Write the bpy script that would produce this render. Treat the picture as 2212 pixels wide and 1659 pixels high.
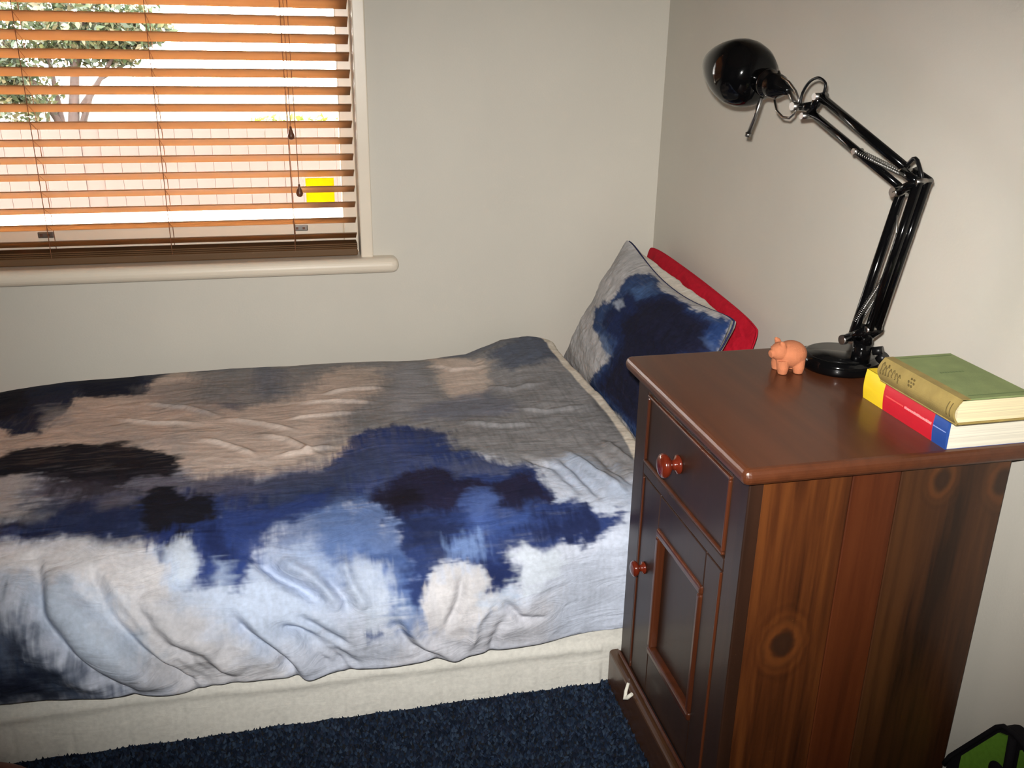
import bpy, bmesh, math, random
import numpy as np
from mathutils import Vector, Matrix

for o in list(bpy.data.objects): bpy.data.objects.remove(o, do_unlink=True)
SC = bpy.context.scene
COL = SC.collection
R = math.radians

# ------------------------------------------------------------------ camera, sky, flash, exposure
CAM = Vector((-0.9067, -2.2753, 1.0972))
_yaw, _pitch, _roll = R(13.218), R(20.729), R(1.009)
_f = Vector((math.sin(_yaw)*math.cos(_pitch), math.cos(_yaw)*math.cos(_pitch), -math.sin(_pitch)))
_r0 = Vector((math.cos(_yaw), -math.sin(_yaw), 0)); _u0 = _r0.cross(_f)
_r = _r0*math.cos(_roll)+_u0*math.sin(_roll); _u = _u0*math.cos(_roll)-_r0*math.sin(_roll)
cd = bpy.data.cameras.new('camera'); cd.sensor_width = 36; cd.lens = 2022.95/2212*36; cd.clip_start = .02; cd.clip_end = 200
cam = bpy.data.objects.new('camera', cd); COL.objects.link(cam)
m3 = Matrix((_r, _u, -_f)).transposed(); cam.matrix_world = Matrix.Translation(CAM) @ m3.to_4x4()
SC.camera = cam

w = bpy.data.worlds.new('sky'); SC.world = w; w.use_nodes = True
bg = w.node_tree.nodes['Background']; bg.inputs[0].default_value = (1.0, .975, .93, 1); bg.inputs[1].default_value = 38.0

# the camera's own flash, just above the lens
fl = bpy.data.lights.new('camera_flash_offscreen', 'SPOT'); fl.energy = 158; fl.color = (1, .97, .92)
fl.spot_size = R(68); fl.spot_blend = 1.0; fl.shadow_soft_size = .012
flo = bpy.data.objects.new('camera_flash_offscreen', fl); COL.objects.link(flo)
flo.location = CAM + _u*.045 - _r*.015
_aim = _f + _r*(.02) + _u*(0.015)
flo.scale = (1.45, 1, 1)            # the flash window is wider than high
flo.rotation_euler = _aim.to_track_quat('-Z', 'Y').to_euler()

vs = SC.view_settings; vs.view_transform = 'Standard'; vs.look = 'None'; vs.exposure = 0.0; vs.gamma = 1; vs.use_curve_mapping = False

# ------------------------------------------------------------------ helpers
def lin(c):
    c = np.asarray(c, float)/255.; return np.where(c <= .04045, c/12.92, ((c+.055)/1.055)**2.4)
def rgba(c): l = lin(c); return (float(l[0]), float(l[1]), float(l[2]), 1)

class Mat:
    def __init__(s, name):
        s.m = bpy.data.materials.new(name); s.m.use_nodes = True; s.t = s.m.node_tree; s.p = s.t.nodes['Principled BSDF']; s.out = s.t.nodes['Material Output']
    def n(s, typ, **kw):
        nd = s.t.nodes.new(typ)
        for k, v in kw.items():
            if k.startswith('i_'): nd.inputs[k[2:].replace('_', ' ')].default_value = v
            elif k.startswith('x'): nd.inputs[int(k[1:])].default_value = v
            else: setattr(nd, k, v)
        return nd
    def l(s, a, b): s.t.links.new(a, b); return s
    def set(s, **kw):
        for k, v in kw.items(): s.p.inputs[k.replace('_', ' ')].default_value = v
        return s
def plain(name, c, rough=.5, metal=0., coat=0., spec=.5, bump=0., bscale=200., vary=0., vscale=8.):
    M = Mat(name); M.set(Base_Color=rgba(c), Roughness=rough, Metallic=metal, Coat_Weight=coat); M.p.inputs['Specular IOR Level'].default_value = spec
    tc = M.n('ShaderNodeTexCoord')
    if vary:
        nz = M.n('ShaderNodeTexNoise', i_Scale=vscale, i_Detail=5.); M.l(tc.outputs['Object'], nz.inputs['Vector'])
        mp = M.n('ShaderNodeMapRange', x1=.3, x2=.7, x3=1-vary, x4=1+vary); M.l(nz.outputs[0], mp.inputs[0])
        mx = M.n('ShaderNodeMix', data_type='RGBA', blend_type='MULTIPLY'); mx.inputs[0].default_value = 1; mx.inputs[6].default_value = rgba(c)
        M.l(mp.outputs[0], mx.inputs[7]); M.l(mx.outputs[2], M.p.inputs['Base Color'])
    if bump:
        nz = M.n('ShaderNodeTexNoise', i_Scale=bscale, i_Detail=3.); M.l(tc.outputs['Object'], nz.inputs['Vector'])
        b = M.n('ShaderNodeBump', i_Strength=bump, i_Distance=.002); M.l(nz.outputs[0], b.inputs['Height']); M.l(b.outputs[0], M.p.inputs['Normal'])
    return M.m

def wood(name, dark, mid, light, axis='z', scale=1., rough=.35, coat=.4, knots=(), plane='xz', streak=1., transl=0.):
    """grain runs along axis; knots are (u, v, radius) in the object's own plane"""
    M = Mat(name); tc = M.n('ShaderNodeTexCoord'); co = tc.outputs['Object']
    k = {'x': (3, 60, 60), 'y': (60, 3, 60), 'z': (60, 60, 3)}[axis]
    fac = None
    # bend the grain around the knots
    sep = M.n('ShaderNodeSeparateXYZ'); M.l(co, sep.inputs[0])
    ids = {'x': 0, 'y': 1, 'z': 2}
    dists = []
    for (ku, kv, kr) in knots:
        cb = M.n('ShaderNodeCombineXYZ')
        a = M.n('ShaderNodeMath', operation='SUBTRACT', x1=ku); M.l(sep.outputs[ids[plane[0]]], a.inputs[0])
        b = M.n('ShaderNodeMath', operation='SUBTRACT', x1=kv); M.l(sep.outputs[ids[plane[1]]], b.inputs[0])
        b2 = M.n('ShaderNodeMath', operation='MULTIPLY', x1=.72); M.l(b.outputs[0], b2.inputs[0])
        M.l(a.outputs[0], cb.inputs[0]); M.l(b2.outputs[0], cb.inputs[1])
        ln = M.n('ShaderNodeVectorMath', operation='LENGTH'); M.l(cb.outputs[0], ln.inputs[0])
        dv = M.n('ShaderNodeMath', operation='DIVIDE', x1=kr); M.l(ln.outputs['Value'], dv.inputs[0])
        kn_ = M.n('ShaderNodeTexNoise', i_Scale=45., i_Detail=3.); M.l(co, kn_.inputs['Vector'])
        ka = M.n('ShaderNodeMath', operation='MULTIPLY_ADD', x1=.8, x2=-.4); M.l(kn_.outputs[0], ka.inputs[0])
        kb = M.n('ShaderNodeMath', operation='ADD'); M.l(dv.outputs[0], kb.inputs[0]); M.l(ka.outputs[0], kb.inputs[1])
        dists.append(kb.outputs[0])
    mp = M.n('ShaderNodeMapping'); mp.inputs['Scale'].default_value = tuple(v*scale for v in k); M.l(co, mp.inputs['Vector'])
    vec = mp.outputs[0]
    nz = M.n('ShaderNodeTexNoise', i_Scale=1.0, i_Detail=6., i_Roughness=.6, i_Distortion=.4); M.l(vec, nz.inputs['Vector'])
    mp2 = M.n('ShaderNodeMapping'); mp2.inputs['Scale'].default_value = tuple(v*scale*.28 for v in k); M.l(co, mp2.inputs['Vector'])
    nz2 = M.n('ShaderNodeTexNoise', i_Scale=1.0, i_Detail=3., i_Distortion=1.2); M.l(mp2.outputs[0], nz2.inputs['Vector'])
    ad = M.n('ShaderNodeMath', operation='ADD'); M.l(nz.outputs[0], ad.inputs[0]); M.l(nz2.outputs[0], ad.inputs[1])
    hv = M.n('ShaderNodeMath', operation='MULTIPLY', x1=.5); M.l(ad.outputs[0], hv.inputs[0])
    cur = hv.outputs[0]
    for d in dists:                                      # rings close to each knot
        sn = M.n('ShaderNodeMath', operation='MULTIPLY', x1=7.0); M.l(d, sn.inputs[0])
        si = M.n('ShaderNodeMath', operation='SINE'); M.l(sn.outputs[0], si.inputs[0])
        mr = M.n('ShaderNodeMapRange', x1=-1., x2=1., x3=.40, x4=.62); M.l(si.outputs[0], mr.inputs[0])
        near = M.n('ShaderNodeMapRange', interpolation_type='SMOOTHSTEP', x1=1.2, x2=3.2, x3=.55, x4=0.); M.l(d, near.inputs[0])
        mx = M.n('ShaderNodeMix'); M.l(near.outputs[0], mx.inputs[0]); M.l(cur, mx.inputs[2]); M.l(mr.outputs[0], mx.inputs[3]); cur = mx.outputs[0]
    cr = M.n('ShaderNodeValToRGB'); e = cr.color_ramp.elements
    e[0].position = .5-.17*streak; e[0].color = rgba(dark); e[1].position = .5+.17*streak; e[1].color = rgba(light)
    em = cr.color_ramp.elements.new(.5); em.color = rgba(mid); M.l(cur, cr.inputs[0])
    colr = cr.outputs[0]
    for d in dists:
        core = M.n('ShaderNodeMapRange', interpolation_type='SMOOTHSTEP', x1=.55, x2=1.2, x3=.9, x4=0.); M.l(d, core.inputs[0])
        mx = M.n('ShaderNodeMix', data_type='RGBA'); M.l(core.outputs[0], mx.inputs[0]); M.l(colr, mx.inputs[6]); mx.inputs[7].default_value = rgba((44, 26, 16)); colr = mx.outputs[2]
        r1 = M.n('ShaderNodeMath', operation='SUBTRACT', x1=1.45); M.l(d, r1.inputs[0])
        r2 = M.n('ShaderNodeMath', operation='ABSOLUTE'); M.l(r1.outputs[0], r2.inputs[0])
        r3 = M.n('ShaderNodeMapRange', interpolation_type='SMOOTHSTEP', x1=0., x2=.45, x3=.18, x4=0.); M.l(r2.outputs[0], r3.inputs[0])
        mx = M.n('ShaderNodeMix', data_type='RGBA'); M.l(r3.outputs[0], mx.inputs[0]); M.l(colr, mx.inputs[6]); mx.inputs[7].default_value = rgba((140, 80, 36)); colr = mx.outputs[2]
    M.l(colr, M.p.inputs['Base Color']); M.set(Roughness=rough, Coat_Weight=coat, Coat_Roughness=.12)
    b = M.n('ShaderNodeBump', i_Strength=.12, i_Distance=.001); M.l(nz.outputs[0], b.inputs['Height']); M.l(b.outputs[0], M.p.inputs['Normal'])
    if transl:
        tr = M.n('ShaderNodeBsdfTranslucent'); M.l(colr, tr.inputs[0]); ms = M.n('ShaderNodeMixShader'); ms.inputs[0].default_value = transl
        M.l(M.p.outputs[0], ms.inputs[1]); M.l(tr.outputs[0], ms.inputs[2]); M.l(ms.outputs[0], M.out.inputs[0])
    return M.m

def link(name, me, mat=None, parent=None, smooth=False):
    o = bpy.data.objects.new(name, me); COL.objects.link(o)
    if mat is not None and not me.materials: me.materials.append(mat)
    if parent is not None: o.parent = parent
    if smooth: me.polygons.foreach_set('use_smooth', [True]*len(me.polygons))
    return o
def tag(o, label=None, cat=None, group=None, kind=None):
    if label: o['label'] = label
    if cat: o['category'] = cat
    if group: o['group'] = group
    if kind: o['kind'] = kind
    return o
def empty(name, loc=(0, 0, 0)):
    o = bpy.data.objects.new(name, None); COL.objects.link(o); o.location = loc; o.empty_display_size = .05; return o

class B:
    """collects shapes in world coordinates, then becomes one mesh object"""
    def __init__(s): s.bm = bmesh.new()
    def _add(s, vs, fs, smooth=False):
        v = [s.bm.verts.new(p) for p in vs]; out = []
        for f in fs:
            try: fc = s.bm.faces.new([v[i] for i in f]); fc.smooth = smooth; out.append(fc)
            except ValueError: pass
        return v, out
    def box(s, x0, x1, y0, y1, z0, z1, bev=0., seg=2, sel=None):
        vs = [(x, y, z) for x in (x0, x1) for y in (y0, y1) for z in (z0, z1)]
        v, f = s._add(vs, [(0, 1, 3, 2), (4, 6, 7, 5), (0, 4, 5, 1), (2, 3, 7, 6), (0, 2, 6, 4), (1, 5, 7, 3)])
        if bev:
            es = {e for q in f for e in q.edges}
            if sel: es = [e for e in es if sel((e.verts[0].co+e.verts[1].co)/2)]
            bmesh.ops.bevel(s.bm, geom=list(es), offset=bev, segments=seg, affect='EDGES', profile=.5, clamp_overlap=True)
        return s
    def prism(s, poly, ax, a0, a1):
        """poly in the two axes other than ax, extruded along ax"""
        def P(q, a): return {'x': (a, q[0], q[1]), 'y': (q[0], a, q[1]), 'z': (q[0], q[1], a)}[ax]
        n = len(poly); vs = [P(q, a0) for q in poly]+[P(q, a1) for q in poly]
        s._add(vs, [tuple(range(n-1, -1, -1)), tuple(range(n, 2*n))]+[(i, (i+1) % n, n+(i+1) % n, n+i) for i in range(n)]); return s
    def tube(s, pts, r, seg=10, cap=True, closed=False):
        pts = [Vector(p) for p in pts]; n = len(pts); rings = []
        rr = r if hasattr(r, '__len__') else [r]*n
        up = None
        for i, p in enumerate(pts):
            if closed: t = pts[(i+1) % n]-pts[i-1]
            else: t = pts[min(i+1, n-1)]-pts[max(i-1, 0)]
            t.normalize()
            if up is None:
                up = Vector((0, 0, 1)) if abs(t.z) < .9 else Vector((1, 0, 0))
            up = (up-t*up.dot(t)).normalized(); sd = t.cross(up)
            rings.append([s.bm.verts.new(p+(up*math.cos(2*math.pi*k/seg)+sd*math.sin(2*math.pi*k/seg))*rr[i]) for k in range(seg)])
        for i in range(n if closed else n-1):
            a, b = rings[i], rings[(i+1) % n]
            for k in range(seg):
                f = s.bm.faces.new((a[k], a[(k+1) % seg], b[(k+1) % seg], b[k])); f.smooth = True
        if cap and not closed:
            s.bm.faces.new(rings[0]); s.bm.faces.new(rings[-1][::-1])
        return s
    def lathe(s, prof, org, axis, seg=28):
        """prof = [(radius, distance along axis)]"""
        org = Vector(org); ax = Vector(axis).normalized(); a = ax.orthogonal().normalized(); b = ax.cross(a); rings = []
        for (r, d) in prof:
            if r < 1e-5: rings.append([s.bm.verts.new(org+ax*d)])
            else: rings.append([s.bm.verts.new(org+ax*d+(a*math.cos(2*math.pi*k/seg)+b*math.sin(2*math.pi*k/seg))*r) for k in range(seg)])
        for i in range(len(rings)-1):
            p, q = rings[i], rings[i+1]
            for k in range(seg):
                k2 = (k+1) % seg
                if len(p) == 1 and len(q) == 1: continue
                if len(p) == 1: f = s.bm.faces.new((p[0], q[k2], q[k]))
                elif len(q) == 1: f = s.bm.faces.new((p[k], p[k2], q[0]))
                else: f = s.bm.faces.new((p[k], p[k2], q[k2], q[k]))
                f.smooth = True
        return s
    def ball(s, c, rad, seg=16, rings=10, mat=None):
        c = Vector(c); rx, ry, rz = rad if hasattr(rad, '__len__') else (rad,)*3
        M = mat or Matrix.Identity(3); rows = []
        for i in range(rings+1):
            th = math.pi*i/rings
            if i in (0, rings): rows.append([s.bm.verts.new(c+M @ Vector((0, 0, rz*math.cos(th))))])
            else: rows.append([s.bm.verts.new(c+M @ Vector((rx*math.sin(th)*math.cos(2*math.pi*k/seg), ry*math.sin(th)*math.sin(2*math.pi*k/seg), rz*math.cos(th)))) for k in range(seg)])
        for i in range(rings):
            p, q = rows[i], rows[i+1]
            for k in range(seg):
                k2 = (k+1) % seg
                if len(p) == 1: f = s.bm.faces.new((p[0], q[k], q[k2]))
                elif len(q) == 1: f = s.bm.faces.new((p[k2], p[k], q[0]))
                else: f = s.bm.faces.new((p[k2], p[k], q[k], q[k2]))
                f.smooth = True
        return s
    def quad(s, *p): s._add(p, [tuple(range(len(p)))]); return s
    def obj(s, name, mat, parent=None, origin=None):
        bmesh.ops.recalc_face_normals(s.bm, faces=s.bm.faces)
        me = bpy.data.meshes.new(name)
        loc = Vector(origin) if origin is not None else Vector((0, 0, 0))
        off = loc.copy()
        if parent is not None: off = off + parent.location + (parent.parent.location if parent.parent else Vector((0, 0, 0)))
        s.bm.transform(Matrix.Translation(-off)); s.bm.to_mesh(me); s.bm.free()
        o = link(name, me, mat, parent); o.location = loc; return o

def grid_mesh(name, P, attr=None, close=False):
    """P is (nu, nv, 3); attr is (nu, nv, 3) linear colour"""
    nu, nv = P.shape[:2]; me = bpy.data.meshes.new(name); n = nu*nv
    me.vertices.add(n); me.vertices.foreach_set('co', P.reshape(-1).astype(np.float32))
    i = np.arange((nu-1)*(nv-1)); a = (i//(nv-1))*nv+i % (nv-1)
    q = np.stack([a, a+nv, a+nv+1, a+1], 1).astype(np.int32)
    me.loops.add(q.size); me.loops.foreach_set('vertex_index', q.ravel())
    me.polygons.add(len(q)); me.polygons.foreach_set('loop_start', np.arange(0, q.size, 4, dtype=np.int32))
    me.polygons.foreach_set('use_smooth', np.ones(len(q), dtype=bool)); me.update(calc_edges=True)
    if attr is not None:
        ca = me.color_attributes.new('print', 'FLOAT_COLOR', 'POINT')
        ca.data.foreach_set('color', np.concatenate([attr.reshape(-1, 3), np.ones((n, 1))], 1).astype(np.float32).ravel())
    return me
def raw_mesh(name, V, F, attr=None, smooth=False):
    """V (n,3), F (m,k) with one k"""
    me = bpy.data.meshes.new(name); V = np.asarray(V, np.float32); F = np.asarray(F, np.int32); k = F.shape[1]
    me.vertices.add(len(V)); me.vertices.foreach_set('co', V.ravel()); me.loops.add(F.size); me.loops.foreach_set('vertex_index', F.ravel())
    me.polygons.add(len(F)); me.polygons.foreach_set('loop_start', np.arange(0, F.size, k, dtype=np.int32))
    if smooth: me.polygons.foreach_set('use_smooth', np.ones(len(F), dtype=bool))
    me.update(calc_edges=True)
    if attr is not None:
        ca = me.color_attributes.new('print', 'FLOAT_COLOR', 'POINT')
        ca.data.foreach_set('color', np.concatenate([attr, np.ones((len(V), 1))], 1).astype(np.float32).ravel())
    return me

_rng = np.random.default_rng(7); _tab = _rng.random((256, 256))
def vnoise(x, y):
    xi = np.floor(x).astype(int); yi = np.floor(y).astype(int); fx = x-xi; fy = y-yi
    fx = fx*fx*(3-2*fx); fy = fy*fy*(3-2*fy)
    g = lambda i, j: _tab[i % 256, j % 256]
    return (g(xi, yi)*(1-fx)+g(xi+1, yi)*fx)*(1-fy)+(g(xi, yi+1)*(1-fx)+g(xi+1, yi+1)*fx)*fy
def fbm(x, y, o=4):
    v = 0; a = .5; t = 0
    for k in range(o): v = v+a*vnoise(x+17.3*k, y+9.1*k); t += a; x = x*2.03; y = y*2.03; a *= .55
    return v/t-.5
def sdf(px, py, poly):
    """signed distance to a polygon, negative inside"""
    P = np.array(poly, float); d = np.full(px.shape, 1e9); ins = np.zeros(px.shape, bool)
    for i in range(len(P)):
        a, b = P[i-1], P[i]; e = b-a; L = max(e@e, 1e-12)
        t = np.clip(((px-a[0])*e[0]+(py-a[1])*e[1])/L, 0, 1)
        d = np.minimum(d, (px-a[0]-e[0]*t)**2+(py-a[1]-e[1]*t)**2)
        c = (a[1] > py) != (b[1] > py)
        ins ^= c & (px < (b[0]-a[0])*(py-a[1])/(b[1]-a[1] if b[1] != a[1] else 1e-9)+a[0])
    d = np.sqrt(d); return np.where(ins, -d, d)
def paint(px, py, strokes, k=1.):
    """lays brush strokes one over another on a cloth; k scales the grain of the brush"""
    col = np.zeros(px.shape+(3,)); 
    n1 = fbm(px*26*k, py*26*k, 4); n2 = fbm(px*26*k+50, py*26*k+80, 4)
    n3 = fbm(px*70*k+7, py*70*k, 3); hx = fbm(px*22*k, py*190*k, 3); hy = fbm(px*190*k+31, py*22*k, 3); wash = fbm(px*9*k+3, py*14*k, 5)
    for i, (c, a, soft, rough, poly) in enumerate(strokes):
        P = np.array(poly); pad = soft+rough*4+.01
        m = (px > P[:, 0].min()-pad) & (px < P[:, 0].max()+pad) & (py > P[:, 1].min()-pad) & (py < P[:, 1].max()+pad)
        if not m.any(): continue
        d = sdf(px[m]+n1[m]*rough*3.2, py[m]+n2[m]*rough*3.2, poly)
        d = d+(hx if i % 2 else hy)[m]*rough*1.8+n3[m]*rough*1.0
        al = np.clip(.5-d/(soft*2.0), 0, 1); al = al*al*(3-2*al)
        al = np.clip(al*a*(1+wash[m]*.5*(1.1-a)+(hx if i % 2 else hy)[m]*.30), 0, 1)[:, None]
        cc = lin(c)[None]*(1+wash[m]*.5+(hx if i % 2 else hy)[m]*(.34 if max(c) < 140 else .10)+n3[m]*(.3 if max(c) < 140 else .12))[:, None]
        col[m] = col[m]*(1-al)+cc*al
    return np.clip(col*np.array([1., 1.03, 1.07]), .004, .95)

# ------------------------------------------------------------------ printed cloth data
# ---- duvet base surface: x along the bed, s = arc length across it, from the wall over the near edge
PROF = [(-.022,.225),(-.026,.275),(-.045,.318),(-.10,.340),(-.20,.346),(-.5,.350),(-.74,.350),(-.84,.343),
        (-.915,.322),(-.968,.283),(-.998,.232),(-1.006,.180),(-1.000,.140),(-.985,.108)]
def _catmull(P, n):
    P = np.array(P, float); P = np.vstack([2*P[0]-P[1], P, 2*P[-1]-P[-2]]); out = []
    for i in range(1, len(P)-2):
        t = np.linspace(0, 1, n, endpoint=False)[:, None]; a, b, c, d = P[i-1], P[i], P[i+1], P[i+2]
        out.append(.5*(2*b+(c-a)*t+(2*a-5*b+4*c-d)*t*t+(3*b-a-3*c+d)*t**3))
    out.append(P[-2][None]); return np.vstack(out)
_pp = _catmull(PROF, 40)
_ps = np.concatenate([[0], np.cumsum(np.hypot(*np.diff(_pp, axis=0).T))])
SMAX = float(_ps[-1])
def xend(s): return -.270 - .012*np.sin(s*7.0) - .02*np.clip((s-.55)/.5, 0, 1)
def duvet_base(x, s):
    y = np.interp(s, _ps, _pp[:, 0]); z = np.interp(s, _ps, _pp[:, 1])
    far = np.clip(1-(s-.15)/.45, 0, 1); side = np.clip((s-.98)/.30, 0, 1)
    ztop = np.interp(x, [-1.8,-1.6,-1.45,-1.08,-.86,-.63,-.51,-.42,-.35,-.27], [-.05,-.034,-.014,-.004,-.008,-.012,-.004,.030,.034,.018])
    z = z + ztop*far*np.clip(s/.06, 0, 1)
    z = z - .010*np.clip((-1.1-x)/.6, 0, 1)*(1-far)*(1-side)
    hem = np.interp(x, [-1.8,-1.38,-1.25,-1.12,-1.04,-.91,-.8,-.64,-.52,-.40,-.28], [.145,.142,.130,.112,.124,.113,.110,.118,.120,.116,.118])-.108
    z = z + hem*np.clip((s-1.08)/.2, 0, 1)
    return y, z
# ---- a pillow standing on its long edge: a runs along it, b up it, corners given in 3D
def pillow_base(a, b, cor, T, sag, side):
    A, B, D, E = [np.array(c, float) for c in cor]            # top far, top near, bottom far, bottom near
    rc = 1-.05*(a*a*b*b)**3; a = a*rc; b = b*rc                  # blunt corners
    p = (a+1)/2; q = (b+1)/2
    P = (A*(1-p)[..., None]+B*p[..., None])*q[..., None]+(D*(1-p)[..., None]+E*p[..., None])*(1-q)[..., None]
    n = -np.cross(B-A, D-A); n = n/np.linalg.norm(n)           # points to the front
    ca, cb = (1-np.abs(a)**2.4), (1-np.abs(b)**2.4)
    mid = (A+B+D+E)/4
    P = P + (mid-P)*(0.10*(1-ca)*cb**1.0+0.06*(1-cb)*ca)[..., None]*np.array([1, 1, 1.])   # edges drawn in between the corners
    P = P + np.array([-.25, 0, -1])*(sag*(1-a*a)*q**2)[..., None]
    th = T*(1. if side >= 0 else .7)*np.clip(ca, 0, 1)**.55*np.clip(cb, 0, 1)**.55
    return P + n*(side*th)[..., None]
BLUE_PILLOW = ([(-.096,-.075,.624),(-.099,-.722,.597),(-.256,-.055,.290),(-.250,-.79,.290)], .068, .030)

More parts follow.
